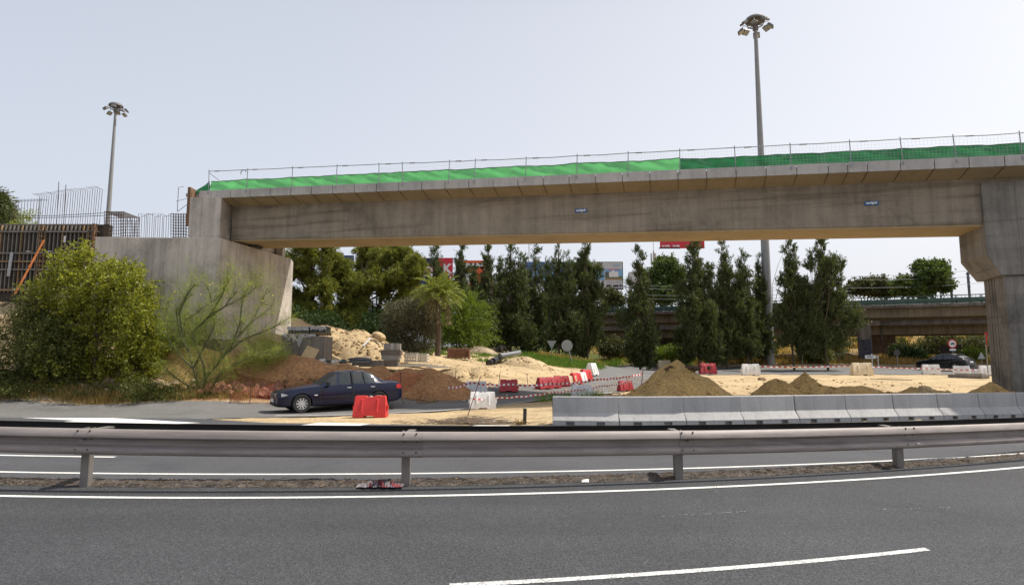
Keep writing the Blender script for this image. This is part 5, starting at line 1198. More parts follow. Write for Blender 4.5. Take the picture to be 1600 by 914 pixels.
# dark clods at the top of the cone
m2 = MB()
for k in range(34): m2.box((random.gauss(0, .33), random.gauss(0, .1), random.gauss(0, .03)), (random.uniform(.05, .13),)*3, Matrix.Rotation(random.uniform(0, 3), 3, 'Z') @ Matrix.Rotation(random.uniform(0, 3), 3, 'X'), taper=.7)
o = m2.build('dark_clods', M('wet_soil', (.07, .05, .03), .95, .3, 5.), bevel=.02, smooth=True); o.location = at(1072, 575, 22.75); tag(o, 'dark wet clods of soil on the tip of the tall dirt cone', 'soil clods', kind='stuff')

m2 = MB()
for k in range(900):
    x = random.uniform(-9, 14); y = cv(x, 8.52, .0165)+random.uniform(-.06, .38); a = random.uniform(-.5, .5); l = random.uniform(.03, .16); z = random.uniform(.012, .035)
    m2.tube([(x, y, z), (x+l*math.cos(a)*.5, y+l*math.sin(a)*.5, z+random.uniform(0, .015)), (x+l*math.cos(a), y+l*math.sin(a), z)], [.004, .003, .002], 4)
o = m2.build('median_twigs', M('twig_dark', (.10, .07, .045), .9, .5, 5.), fixn=False); tag(o, kind='stuff')
_n = 1600; _x = rng.uniform(-9, 14, _n); _y = np.array([cv(v, 8.5, .0165) for v in _x])+rng.uniform(-.05, .4, _n)
tag(quads('dead_leaves', np.c_[_x, _y, rng.uniform(.015, .04, _n)], unit(np.c_[rng.normal(size=_n), rng.normal(size=_n), rng.normal(size=_n)*.3]), unit(np.c_[rng.normal(size=_n), rng.normal(size=_n), rng.normal(size=_n)*.5]), rng.uniform(.02, .06, _n), rng.uniform(.01, .03, _n), leafmat('dead_leaf', (.07, .04, .02), (.26, .16, .08), .1)), kind='stuff')
# ---------------------------------------------------------------- cars
def mkcar(root, S, paint_m, glass, trim, L_, subs=2):
    """S: stations (x, halfwidth, zbottom, zbelt, ztop, wtop, kind)  kind: 0 body 1 windscreen 2 cabin 3 pillar 4 rear glass"""
    rings = []
    for x, w_, zb_, zl, zt_, wt, kd in S:
        zm = zb_+(zl-zb_)*.55
        half = [(0, zb_), (.82*w_, zb_), (.97*w_, zb_+.07), (w_, zm), (w_*.985, zl-.10), (w_*.945, zl), (wt, zt_-.035), (wt*.62, zt_-.008), (0, zt_)]
        rings.append([(x, -y, z) for y, z in half]+[(x, y, z) for y, z in half[-2:0:-1]])
    n = len(rings[0]); vs = [p for r in rings for p in r]; fs = []; mi = []
    for i in range(len(S)-1):
        k0 = S[i][6]
        for k in range(n):
            fs.append((i*n+k, (i+1)*n+k, (i+1)*n+(k+1) % n, i*n+(k+1) % n)); kk = k if k < 8 else 15-k; m = 0
            if kk == 5 and k0 in (2, 12): m = 1
            if kk in (6, 7) and k0 in (1, 12): m = 2
            if kk in (6, 7) and k0 in (4, 24): m = 3
            if kk == 5 and k0 == 24: m = 1
            if kk in (0, 1): m = 4
            mi.append(m)
    fs += [tuple(range(n)), tuple((len(S)-1)*n+k for k in range(n))[::-1]]; mi += [0, 0]
    me = bpy.data.meshes.new('cage'); me.from_pydata(vs, [], fs)
    for m in (paint_m, glass, glass, glass, trim, trim): me.materials.append(m)
    me.polygons.foreach_set('material_index', mi)
    bm = bmesh.new(); bm.from_mesh(me); bmesh.ops.recalc_face_normals(bm, faces=bm.faces)
    cl = bm.edges.layers.float.new('crease_edge')
    for e in bm.edges:
        ms = {f.material_index for f in e.link_faces}
        if len(ms) > 1: e[cl] = .75
        a, b = [v.index % n for v in e.verts]
        if a == b and a in (5, 11): e[cl] = max(e[cl], .45)
        if a == b and a in (6, 10): e[cl] = max(e[cl], .35)
    bm.to_mesh(me); bm.free()
    o = bpy.data.objects.new('cage', me); C.objects.link(o); md = o.modifiers.new('s', 'SUBSURF'); md.levels = subs; md.render_levels = subs
    return o
def cut_split(o, root, wheels, r, names, halfw):
    cutm = o.data.materials[5]; cut = MB()
    for x in wheels:
        for s in (-1, 1): cut.tube([(x, s*(halfw+.2), r*.98), (x, s*(halfw-.32), r*.98)], r*1.16, 28)
    c = cut.build('cut', cutm)
    for p in c.data.polygons: p.material_index = 0
    md = o.modifiers.new('b', 'BOOLEAN'); md.operation = 'DIFFERENCE'; md.object = c; md.solver = 'EXACT'; md.material_mode = 'TRANSFER'
    me = bpy.data.meshes.new_from_object(o.evaluated_get(bpy.context.evaluated_depsgraph_get()))
    C.objects.unlink(o); C.objects.unlink(c)
    # split: keep one object per material slot group
    src = bmesh.new(); src.from_mesh(me); mats = [m for m in me.materials]; groups = {}
    for f in src.faces: groups.setdefault(f.material_index, []).append(f)
    for gi, fsx in groups.items():
        m_ = mats[gi] if gi < len(mats) else cutm
        parts = {}
        for f in fsx:
            side = 0
            if gi == 1: side = (1 if f.calc_center_median().y > 0 else -1)
            parts.setdefault(side, []).append(f)
        for side, ff in parts.items():
            # separate side windows into islands
            isl = [ff]
            if gi == 1:
                S_ = set(ff); isl = []
                while S_:
                    st = [S_.pop()]; comp = []
                    while st:
                        f = st.pop(); comp.append(f)
                        for e in f.edges:
                            for g in e.link_faces:
                                if g in S_: S_.remove(g); st.append(g)
                    isl.append(comp)
            for comp in isl:
                vm = {}; vs = []; fs = []
                for f in comp:
                    t_ = []
                    for v in f.verts:
                        if v.index not in vm: vm[v.index] = len(vs); vs.append(v.co[:])
                        t_.append(vm[v.index])
                    fs.append(tuple(t_))
                m2 = MB(); m2.add(vs, fs); m2.build(names.get(gi, 'wheel_arch'), m_, root, smooth=True, fixn=False)
    src.free()
def wheel(root, x, y, r, side, tyre, rim, spokes=10, ang=0):
    m2 = MB(); w_ = .105; prof = [(r*.62, -.09), (r*.93, -w_), (r, -w_*.7), (r, w_*.7), (r*.93, w_), (r*.62, .09)]
    m2.loft([[(x+math.cos(a)*q[0], y+q[1]*1., r+math.sin(a)*q[0]) for q in prof] for a in np.linspace(0, 2*PI, 33)], cap=False); m2.build('tyre', tyre, root, smooth=True)
    m2 = MB(); yo = y+side*.085
    m2.tube([(x, yo, r), (x, yo-side*.03, r)], r*.14, 12)
    m2.loft([[(x+math.cos(a)*q, yo-side*d, r+math.sin(a)*q) for q, d in ((r*.66, .0), (r*.60, .0), (r*.58, .06), (r*.66, .06))] for a in np.linspace(0, 2*PI, 33)], cap=False)
    for i in range(spokes):
        a = ang+2*PI*i/spokes; d = Vector((math.cos(a), 0, math.sin(a))); t_ = Vector((-math.sin(a), 0, math.cos(a))); c0 = Vector((x, yo-side*.012, r)); q = []
        for rad, wd in ((r*.12, .028), (r*.61, .019)):
            for sg in (-1, 1): q.append(c0+d*rad+t_*sg*wd*(2. if spokes < 8 else 1))
        q2 = [p-Vector((0, side*.02, 0)) for p in q]; m2.add(q+q2, [(0, 1, 3, 2), (4, 6, 7, 5), (0, 2, 6, 4), (1, 5, 7, 3)])
    m2.build('rim', rim, root)
    m2 = MB(); m2.tube([(x, y-side*.02, r), (x, y+side*.02, r)], r*.58, 20); m2.build('brake_disc', trimb, root)
def paintm(name, c, r=.25):
    m, t, b = nt(name); b.inputs['Base Color'].default_value = hexc(c); b.inputs['Roughness'].default_value = r; b.inputs['Metallic'].default_value = 0.; b.inputs['Specular IOR Level'].default_value = .35; b.inputs['Coat Weight'].default_value = .3; b.inputs['Coat Roughness'].default_value = .06
    return m
trimb = M('black_trim', (.012, .012, .013), .55, .1); tyrem = M('tyre_rubber', (.022, .022, .022), .8, .15, 8.); rimm = M('alloy_rim', (.62, .62, .62), .35, .06, metal=.3)
def glassm(name, c=(.05, .065, .07), see=.45):
    m, t, b = nt(name); b.inputs['Base Color'].default_value = hexc(c); b.inputs['Roughness'].default_value = .04; b.inputs['Coat Weight'].default_value = 1.
    tr = N(t, 'ShaderNodeBsdfTransparent'); tr.inputs[0].default_value = (.75, .82, .85, 1); mx = N(t, 'ShaderNodeMixShader'); mx.inputs[0].default_value = see
    L(t, b.outputs[0], mx.inputs[1]); L(t, tr.outputs[0], mx.inputs[2]); L(t, mx.outputs[0], t.nodes['Material Output'].inputs[0]); return m
glz = glassm('car_glass')
lampc = M('lamp_clear', (.62, .62, .6), .12, .1, coat=.6); lampr = M('lamp_red', (.45, .01, .012), .2, .1, coat=.6); lampo = M('lamp_clear_side', (.75, .74, .7), .2, .05); plate = M('plate_white', (.72, .72, .72), .5, .02)
# --- navy sedan
nav = paintm('paint_navy', (.002, .005, .028), .3)
root = empty('sedan_car', (0, 0, 0), 0, 'dark navy four-door sedan driving along the slip road under the abutment', 'car')
LL = 4.47; X0 = -LL/2
SS = [(0, .66, .24, .62, .66, .54, 0), (.03, .72, .21, .665, .71, .58, 0), (.12, .785, .19, .70, .755, .62, 0), (.30, .83, .18, .73, .80, .66, 0), (.60, .86, .17, .775, .85, .68, 0), (1.0, .87, .17, .83, .90, .69, 0), (1.34, .87, .17, .87, .93, .70, 0),
      (1.42, .87, .17, .87, .935, .70, 1), (1.60, .87, .17, .88, 1.055, .67, 12), (2.02, .87, .17, .895, 1.345, .575, 0), (2.08, .87, .17, .897, 1.365, .57, 2), (2.52, .87, .17, .905, 1.41, .565, 3), (2.60, .87, .17, .907, 1.412, .565, 2), (3.10, .87, .17, .915, 1.375, .555, 24), (3.38, .865, .17, .925, 1.27, .56, 4), (3.74, .855, .18, .94, 1.04, .60, 0),
      (3.84, .85, .19, .945, 1.01, .64, 0), (4.22, .82, .22, .93, .995, .66, 0), (4.36, .79, .27, .90, .965, .64, 0), (4.43, .76, .32, .78, .84, .60, 0), (LL, .70, .36, .62, .66, .54, 0)]
SS = [(x+X0, *r_) for x, *r_ in SS]
SS = [tuple(s) for s in SS]
o = mkcar(root, SS, nav, glz, trimb, LL); wf, wr = X0+.80, X0+3.52
cut_split(o, root, (wf, wr), .31, {0: 'body', 1: 'side_window', 2: 'windscreen', 3: 'rear_window', 4: 'underbody', 5: 'wheel_arch'}, .87)
for x in (wf, wr):
    for s in (-1, 1): wheel(root, x, s*.765, .31, s, tyrem, rimm, 10)
def part(name, mat, fn, **k): m2 = MB(); fn(m2); return m2.build(name, mat, root, **k)
for s in (-1, 1):
    part('mirror', trimb, lambda m: (m.box((X0+1.66, s*.93, .97), (.13, .19, .13)), m.box((X0+1.68, s*.86, .91), (.06, .10, .05))), bevel=.02)
    for x in (2.42, 3.28): part('door_handle', lampo if False else rimm, lambda m: m.box((X0+x, s*.878, .80), (.15, .03, .028)), bevel=.006)
    part('headlight', lampc, lambda m: m.add([(X0-.012, s*.34, .555), (X0+.03, s*.60, .545), (X0+.15, s*.80, .56), (X0+.34, s*.858, .615), (X0+.16, s*.80, .675), (X0+.04, s*.58, .675), (X0-.008, s*.34, .665)], [(0, 1, 5, 6), (1, 2, 4, 5), (2, 3, 4)]), fixn=False)
    part('kidney_grille', rimm, lambda m: m.loft([[(X0-.035, s*(.10+.085*math.cos(a)*q), .585+.085*math.sin(a)*q) for a in np.linspace(0, 2*PI, 17)[:-1]] for q in (1., .8)], cap=False), fixn=False)
    part('grille_opening', dark, lambda m: m.add([(X0-.03, s*(.10+.07*math.cos(a)), .585+.07*math.sin(a)) for a in np.linspace(0, 2*PI, 13)[:-1]], [tuple(range(12))]), fixn=False)
    part('tail_light', lampr, lambda m: m.add([(X0+4.18, s*.835, .72), (X0+4.40, s*.775, .70), (X0+4.455, s*.60, .70), (X0+4.42, s*.60, .84), (X0+4.36, s*.765, .87), (X0+4.20, s*.815, .86)], [(0, 1, 4, 5), (1, 2, 3, 4)]), fixn=False)
    part('side_indicator', lampo, lambda m: m.box((X0+1.27, s*.874, .58), (.12, .012, .035)))
    part('side_moulding', trimb, lambda m: (m.box((X0+1.9, s*.875, .50), (1.15, .02, .045)), m.box((X0+3.0, s*.873, .50), (.6, .02, .045))))
    part('pillar_trim', trimb, lambda m: (m.tube([(X0+3.02, s*.835, .93), (X0+2.98, s*.60, 1.33)], .017, 5), m.tube([(X0+2.56, s*.85, .92), (X0+2.555, s*.60, 1.375)], .022, 5)))
    for x in (1.42, 2.56, 3.42): part('door_gap', dark, lambda m: m.box((X0+x, s*.866, .58), (.010, .014, .56)))
part('front_plate', plate, lambda m: m.box((X0-.03, .0, .42), (.02, .50, .11)), bevel=.004)
part('front_bumper', trimb, lambda m: m.box((X0+.0, 0, .30), (.08, .9, .10)), bevel=.02)
for y in (-.36, .36): part('front_seat', M('seat_grey', (.05, .05, .055), .8), lambda m: (m.box((X0+2.35, y, .85), (.14, .46, .62), Matrix.Rotation(.25, 3, 'Y')), m.box((X0+2.44, y, 1.20), (.09, .26, .17)), m.box((X0+2.05, y, .55), (.5, .48, .14))), bevel=.03)
part('rear_seat', M('seat_grey2', (.05, .05, .055), .8), lambda m: (m.box((X0+3.25, 0, .8), (.14, 1.2, .5), Matrix.Rotation(.3, 3, 'Y')), m.box((X0+3.33, -.35, 1.08), (.09, .24, .15)), m.box((X0+3.33, .35, 1.08), (.09, .24, .15))), bevel=.03)
part('steering_wheel', trimb, lambda m: m.tube([(X0+1.86+.05*math.sin(a), -.36+.18*math.cos(a), .93+.17*math.sin(a)) for a in np.linspace(0, 2*PI, 17)], .015, 5))
part('badge', M('badge_blue', (.25, .35, .5), .3), lambda m: m.tube([(X0+.03, 0, .665), (X0+.018, 0, .675)], .04, 12))
root.scale = (.945,)*3; ang = R(30); cx = at(530, 641, 22.6); root.location = (cx.x, 22.35, 0); fx = Vector((root.location.x, 22.35))
fw = Vector((root.location.x, 22.35, 0))+Vector((-math.cos(ang), -math.sin(ang), 0))*1.4; rw = fw*1; rw = Vector((root.location.x, 22.35, 0))+Vector((math.cos(ang), math.sin(ang), 0))*1.4
zf, zr = h(fw.x, fw.y)+.02, h(rw.x, rw.y)+.02
root.location.z = (zf+zr)/2; root.rotation_euler = (0, math.atan2(zf-zr, 2.8), ang)
# --- black crossover
blk = paintm('paint_black', (.006, .006, .008), .25)
root = empty('crossover_car', (0, 0, 0), 0, 'black sporty crossover seen from behind on the roundabout road at the right', 'car')
LL = 4.5; X0 = -LL/2
SS = [(0, .62, .36, .66, .72, .52, 0), (.07, .76, .28, .74, .80, .62, 0), (.28, .87, .25, .84, .92, .72, 0), (.65, .91, .24, .92, .99, .74, 0), (1.05, .92, .24, .97, 1.04, .75, 0), (1.28, .92, .24, 1.0, 1.075, .75, 1), (1.5, .92, .24, 1.01, 1.22, .71, 12), (1.95, .92, .24, 1.02, 1.49, .62, 0), (2.0, .92, .24, 1.02, 1.51, .61, 2), (2.5, .92, .24, 1.03, 1.565, .60, 3), (2.58, .92, .24, 1.03, 1.567, .60, 2),
      (3.2, .92, .25, 1.05, 1.54, .58, 24), (3.55, .92, .26, 1.08, 1.45, .575, 4), (4.1, .89, .30, 1.10, 1.20, .62, 0), (4.24, .87, .34, 1.07, 1.14, .62, 0), (4.40, .85, .40, .92, .98, .62, 0), (LL, .78, .46, .72, .78, .56, 0)]
SS = [(x+X0, *r_) for x, *r_ in SS]
o = mkcar(root, SS, blk, glassm('car_glass_dark', (.02, .025, .03), .2), trimb, LL); wf, wr = X0+.86, X0+3.54
cut_split(o, root, (wf, wr), .36, {0: 'body', 1: 'side_window', 2: 'windscreen', 3: 'rear_window', 4: 'underbody', 5: 'wheel_arch'}, .92)
for x in (wf, wr):
    for s in (-1, 1): wheel(root, x, s*.81, .36, s, tyrem, rimm, 5, .3)
for s in (-1, 1):
    part('mirror', blk, lambda m: m.box((X0+1.6, s*1.0, 1.06), (.14, .2, .14)), bevel=.03)
    part('tail_light', lampr, lambda m: m.add([(X0+4.0, s*.90, .93), (X0+4.32, s*.80, .91), (X0+4.42, s*.45, .91), (X0+4.40, s*.45, .96), (X0+4.27, s*.80, .99), (X0+4.02, s*.885, .98)], [(0, 1, 4, 5), (1, 2, 3, 4)]), fixn=False)
    part('headlight', lampc, lambda m: m.add([(X0+.07, s*.5, .66), (X0+.3, s*.84, .72), (X0+.3, s*.84, .79), (X0+.07, s*.5, .71)], [(0, 1, 2, 3)]), fixn=False)
    part('door_handle', blk, lambda m: m.box((X0+2.4, s*.925, .95), (.16, .03, .03)))
part('rear_plate', plate, lambda m: m.box((LL/2-.02, 0, .80), (.03, .52, .12), Matrix.Rotation(-.2, 3, 'Y')), bevel=.004)
part('spoiler', blk, lambda m: m.box((X0+3.62, 0, 1.485), (.26, 1.0, .03), Matrix.Rotation(.22, 3, 'Y')), bevel=.01)
p = at(1477, 580, 55.5); p.z = h(p.x, 55.5); root.location = p+Vector((0, 0, .02)); root.rotation_euler.z = -R(62); root.scale = (.95,)*3
# --- silver car behind the grass
root = empty('silver_car', (0, 0, 0), 0, 'silver car mostly hidden behind the dry grass, only its roof line showing', 'car')
SS2 = [(0, .62, .26, .58, .62, .50, 0), (.1, .78, .2, .66, .70, .62, 0), (.6, .86, .18, .76, .83, .68, 0), (1.05, .87, .18, .85, .92, .70, 1), (1.4, .87, .18, .88, 1.16, .66, 12), (1.9, .87, .18, .90, 1.42, .60, 2), (2.5, .87, .18, .91, 1.47, .58, 2), (3.2, .87, .18, .92, 1.43, .57, 24), (3.8, .86, .2, .94, 1.22, .6, 4), (4.1, .83, .25, .93, 1.0, .62, 0), (4.25, .76, .35, .75, .80, .58, 0)]
SS2 = [(x-2.12, *r_) for x, *r_ in SS2]; o = mkcar(root, SS2, paintm('paint_silver', (.55, .56, .57), .3), glz, trimb, 4.25)
cut_split(o, root, (-1.35, 1.25), .32, {0: 'body', 1: 'side_window', 2: 'windscreen', 3: 'rear_window', 4: 'underbody', 5: 'wheel_arch'}, .87)
for x in (-1.35, 1.25):
    for s in (-1, 1): wheel(root, x, s*.77, .32, s, tyrem, rimm, 8)
p = at(1308, 551, 74); gzz = h(p.x, 74); root.location = (p.x, 74, p.z-1.47*1.0)
# ---------------------------------------------------------------- high masts
poleg = M('mast_grey', (.25, .25, .245), .5, .08, 1., metal=.35); lum = M('luminaire_grey', (.17, .165, .16), .5, .15, 4., metal=.3); lens = M('lamp_lens', (.50, .50, .48), .2, .1)
def mast(px, Yd, basepy, toppy, rb, rt, label, s=1.):
    X = at(px, toppy, Yd).x; z0 = h(X, Yd); hh = at(px, toppy, Yd).z-z0; root = empty('lamp_mast', (X, Yd, z0), 0, label, 'lamp mast', 'tall high-mast floodlights')
    m2 = MB(); m2.tube([(0, 0, -.2), (0, 0, hh*.3), (0, 0, hh*.6), (0, 0, hh-.2)], [rb, rb*.8+rt*.2, rb*.45+rt*.55, rt], 16); m2.tube([(0, 0, -.1), (0, 0, .12)], rb*1.5, 12); m2.build('pole', poleg, root, smooth=True)
    m2 = MB()
    for q in (.33, .66): m2.tube([(0, 0, hh*q), (0, 0, hh*q+.25)], (rb*(1-q)+rt*q)*1.06, 16)
    m2.build('pole_joint', poleg, root)
    m2 = MB(); m2.tube([(math.cos(a)*.75*s, math.sin(a)*.75*s, hh-.15) for a in np.linspace(0, 2*PI, 25)], .06*s, 6, cap=False)
    for k in range(6): a = k*PI/3; m2.tube([(0, 0, hh-.2), (math.cos(a)*.75*s, math.sin(a)*.75*s, hh-.15)], .04*s, 5)
    m2.tube([(0, 0, hh-.75), (0, 0, hh-.3)], .28*s, 12); m2.build('mounting_ring', lum, root)
    m2 = MB(); m2.loft([[(math.cos(a)*r_*s, math.sin(a)*r_*s, hh+z) for a in np.linspace(0, 2*PI, 25)[:-1]] for r_, z in ((1.0, .22), (.98, .42), (.8, .60), (.45, .72), (.1, .75))]); m2.build('cap', lum, root, smooth=True)
    for k in range(8):
        a = k*PI/4+.35; d = Vector((math.cos(a), math.sin(a), 0)); c_ = d*1.42*s+Vector((0, 0, hh-.25-.35*(k % 2)))
        Q = Matrix.Rotation(a, 3, 'Z') @ Matrix.Rotation(.60, 3, 'Y'); m2 = MB(); m2.box(c_, (.62*s, .66*s, .20*s), Q); m2.box(c_+Q @ Vector((-.12*s, 0, .14*s)), (.3*s, .4*s, .12*s), Q)
        b_ = m2.build('floodlight', lum, root, bevel=.03*s)
        m2 = MB(); m2.tube([d*.75*s+Vector((0, 0, hh-.15)), d*1.15*s+Vector((0, 0, hh+.0)), c_+Vector((0, 0, .12*s))], .035*s, 5); m2.build('arm', lum, b_)
        m2 = MB(); m2.box(c_+Q @ Vector((0, 0, -.105*s)), (.52*s, .56*s, .015), Q); m2.build('lens', lens, b_)
mast(1180, 62, 560, 37, .46, .17, 'tall lamp mast in the middle right, rising behind the bridge', 1.)
mast(181, 92, 560, 169, .45, .17, 'farther lamp mast at the left, rising behind the rebar', .98)
# ---------------------------------------------------------------- old overpass
oc = concrete('old_concrete', (.17, .145, .12), None, stain=.4, streak=.5); ocl = concrete('old_girder', (.195, .155, .105), None, stain=.25, streak=.35); grs = M('green_rail', (.045, .085, .072), .55, .2, 3., metal=.3)
ov = empty('old_overpass', (30, 66, 0), 0, 'older two-deck concrete overpass with green railing in the background behind the trees', 'overpass')
OS = -.38; ok = 1/math.hypot(1, OS); OU = Vector((ok, OS*ok, 0)); OV = Vector((-OS*ok, ok, 0)); O0 = Vector((9.5, 73, 0))
def OP(u, v, z): p = O0+OU*u+OV*v; return (p.x-30, p.y-66, z)
def obox(m, u0, u1, v0, v1, z0, z1): m.loft([[OP(u, v0, z0), OP(u, v1, z0), OP(u, v1, z1), OP(u, v0, z1)] for u in (u0, u1)])
m2 = MB(); obox(m2, -25, 62, .6, 5.4, 6.1, 7.0); m2.build('upper_girder', ocl, ov)
m2 = MB(); obox(m2, -25, 62, 0, 6, 7.002, 7.3); m2.build('upper_deck', oc, ov)
m2 = MB(); obox(m2, -25, 62, 9.5, 14.5, 4.75, 5.75); m2.build('lower_girder', ocl, ov)
m2 = MB(); obox(m2, -25, 62, 9, 15, 5.752, 6.1); m2.build('lower_deck', oc, ov)
m2 = MB(); obox(m2, -25, 62, 9, 9.25, 6.102, 6.62); obox(m2, -25, 62, 14.7, 14.95, 6.102, 7.1); m2.build('lower_parapet', concrete('parapet_dark', (.13, .11, .09), None, stain=.6, streak=.6), ov)
m2 = MB(); obox(m2, -25, 62, .05, .12, 7.32, 7.55); obox(m2, -25, 62, -.06, .03, 7.55, 7.82); obox(m2, -25, 62, .05, .1, 8.02, 8.10); m2.build('railing_beam', grs, ov)
m2 = MB(); 
for u in np.arange(-25, 62, 2.0): obox(m2, u, u+.09, .05, .15, 7.28, 8.1)
for u in np.arange(-25, 62, .28): obox(m2, u, u+.025, .06, .09, 7.5, 8.02)
tag(m2.build('railing_posts', grs, ov), kind='stuff')
m2 = MB(); 
for u in np.arange(-25, 62, 2.5): obox(m2, u, u+.06, 9.1, 9.16, 6.1, 6.8)
obox(m2, -25, 62, 9.1, 9.16, 6.45, 6.5); obox(m2, -25, 62, 9.1, 9.16, 6.75, 6.81); tag(m2.build('lower_railing', M('rail_pale', (.4, .4, .38), .6), ov), kind='stuff')
def ou_px(px, v, z):
    lo, hi = -25, 62
    for _ in range(40):
        m = (lo+hi)/2; p = O0+OU*m+OV*v; yc_ = p.y*CT+(z-H)*ST
        if 800+FPX*p.x/yc_ < px: lo = m
        else: hi = m
    return lo
for px, v0, v1, zt2, wd, mt, nm in ((1353, 1.5, 2.6, 6.1, 1.15, oc, 'column'), (1023, 1.5, 2.5, 6.1, .85, oc, 'column'), (820, 1.5, 2.6, 6.1, 1.1, oc, 'column')):
    u = ou_px(px, v0, 3); m2 = MB(); obox(m2, u-wd/2, u+wd/2, v0, v1, 0, zt2); m2.build(nm, mt, ov, bevel=.04)
u = ou_px(1379, 11, 3.5); brk = M('brown_pier', (.15, .10, .07), .9, .4, 3., bump=.6, bscale=10)
m2 = MB(); m2.loft([[OP(u+a*q, 11+b*1.2, z) for a, b in ((-1, 0), (1, 0), (1, 1), (-1, 1))] for z, q in ((0, .85), (3.1, .9), (3.5, 1.3), (4.74, 1.35))]); m2.build('brown_pier', brk, ov, bevel=.08)
u = ou_px(1039, 11, 3.5); m2 = MB(); m2.loft([[OP(u+a*2.2, 11+b*1.2, z) for a, b in ((-1, 0), (1, 0), (1, 1), (-1, 1))] for z in (0, 4.74)]); m2.build('column', oc, ov)
m2 = MB(); u = ou_px(1376, 9.45, 5.2); obox(m2, u, u+.2, 9.38, 9.49, 4.2, 5.9); m2.build('drain_pipe', dark, ov); m2 = MB(); u = ou_px(1036, 9.45, 5.2); obox(m2, u, u+.2, 9.38, 9.49, 4.8, 5.9); m2.build('drain_pipe', dark, ov)
u = ou_px(1353, 1.5, 3); m2 = MB(); m2.loft([[OP(a, 1.47, z) for a in (u-.5, u+.5)]+[OP(a, 1.49, z) for a in (u+.5, u-.5)] for z in (1.4, 4.0)]); m2.build('graffiti_panel', M('dark_graffiti', (.035, .032, .05), .7, .8, 5.), ov)
# utility poles and wires over the overpass
wire = M('wire_dark', (.09, .10, .11), .6, .05)
for px, ty, by, Yd, lab in ((1483.5, 415, 475, 90, 'left dark utility pole standing above the overpass at the right'), (1512, 425, 475, 92, 'right shorter dark utility pole above the overpass at the right')):
    p = at(px, ty, Yd); z0 = h(p.x, Yd); root = empty('utility_pole', (p.x, Yd, z0), 0, lab, 'utility pole', 'utility poles'); m2 = MB(); m2.tube([(0, 0, 0), (0, 0, p.z-z0)], .17, 8); m2.build('pole', wire, root)
    m2 = MB(); m2.box((0, 0, p.z-z0-.3), (.6, .12, .1)); m2.build('crossarm', wire, root)
    for k in (.9, 1.5, 2.1): m2 = MB(); m2.tube([(-.18, 0, p.z-z0-k), (.22, 0, p.z-z0-k)], .1, 6); m2.build('insulator', wire, root)
for i, (a, b) in enumerate((((1328, 432), (1600, 414)), ((1328, 437), (1600, 426)), ((1000, 446), (1330, 446)), ((1000, 451), (1330, 450)), ((1000, 461), (1330, 455)), ((1000, 467), (1330, 460)), ((1330, 450), (1600, 436)))):
    P, Q = at(*a, 86), at(*b, 86); m2 = MB(); m2.tube([(0, 0, 0)]+[(Q-P)*s-Vector((0, 0, .35*math.sin(PI*s))) for s in (.25, .5, .75)]+[Q-P], .022, 4); o = m2.build('overhead_wire', wire); o.location = P
    tag(o, ['topmost overhead wire right of the tallest casuarina', 'second overhead wire at the right, running below the topmost', 'upper overhead wire in front of the round green tree', 'second overhead wire in front of the round green tree', 'third overhead wire in front of the round green tree', 'lowest overhead wire just above the overpass railing in the middle', 'lowest overhead wire at the right in front of the spreading tree'][i], 'wire', 'overhead railway wires')
# ---------------------------------------------------------------- billboards
def mcol(n, c): return M(n, c, .6, .08, .5)
navy = mcol('bb_navy', (.015, .02, .045)); bred = mcol('bb_red', (.55, .02, .05)); bora = mcol('bb_orange', (.62, .10, .025)); bblue = mcol('bb_blue', (.06, .13, .35)); bbr = mcol('bb_royal', (.01, .045, .22)); byel = mcol('bb_yellow', (.6, .5, .08)); bgre = mcol('bb_grey', (.50, .51, .53)); bsky = mcol('bb_sky', (.18, .38, .62)); bgrn = mcol('bb_green', (.10, .16, .06)); wht = mcol('bb_white', (.68, .68, .68)); brn = mcol('bb_brown', (.35, .2, .14))
def board(pxa, pxb, pya, pyb, Yd, mat, label, legs=(.3, .7)):
    a, b = at(pxa, pya, Yd), at(pxb, pyb, Yd); s = Yd/FPX/CT; z0 = h((a.x+b.x)/2, Yd); w_ = b.x-a.x; hh = a.z-b.z
    root = empty('billboard', ((a.x+b.x)/2, Yd, z0), 0, label, 'billboard'); root['w'] = w_; m2 = MB(); m2.box((0, .12, b.z+hh/2-z0), (w_, .24, hh)); m2.build('panel', mat, root)
    m2 = MB()
    for q in legs: m2.tube([(w_*(q-.5), .5, -.5), (w_*(q-.5), .5, b.z-z0+hh*.8)], .25, 8)
    m2.build('support_posts' if len(legs) > 1 else 'support_post', wire, root) if len(legs) == 1 else [bpy.data.objects.remove(x) for x in []] or m2.build('support_frame', wire, root)
    del root['w']
    def sub(name, mt, x0, x1, y0, y1, dz=.01):   # fractions of the panel
        m2 = MB(); m2.box((w_*((x0+x1)/2-.5), -.01-dz, b.z-z0+hh*(1-(y0+y1)/2)), (w_*(x1-x0), .03, hh*(y1-y0))); m2.build(name, mt, root)
    def t(s_, x, y, sz, mt, sx=1., bold=.03): txt(s_, hh*sz, mt, 'lettering', root, Matrix.Translation((w_*(x-.5), -.06, b.z-z0+hh*(1-y))), sx=sx, bold=bold)
    return sub, t
sub, t_ = board(646, 707, 403, 452, 135, navy, 'black and red billboard with white lettering behind the palm')
sub('red_area', bred, .62, 1.0, 0, .72); sub('red_box', bred, .06, .60, .27, .46); sub('yellow_strip', byel, .0, .6, .86, 1.0); sub('blue_strip', bbr, 0, .6, .76, .86); t_('BRICO', .31, .37, .19, wht, 1.25, .1); t_('DEPÔT', .31, .57, .19, wht, 1.2, .1); t_('K', .86, .36, .42, wht, 1, .1); t_('LA', .86, .60, .18, wht, 1.3, .1)
sub, t_ = board(712, 757, 407, 452, 132, bora, 'orange billboard with a dark band and a large figure')
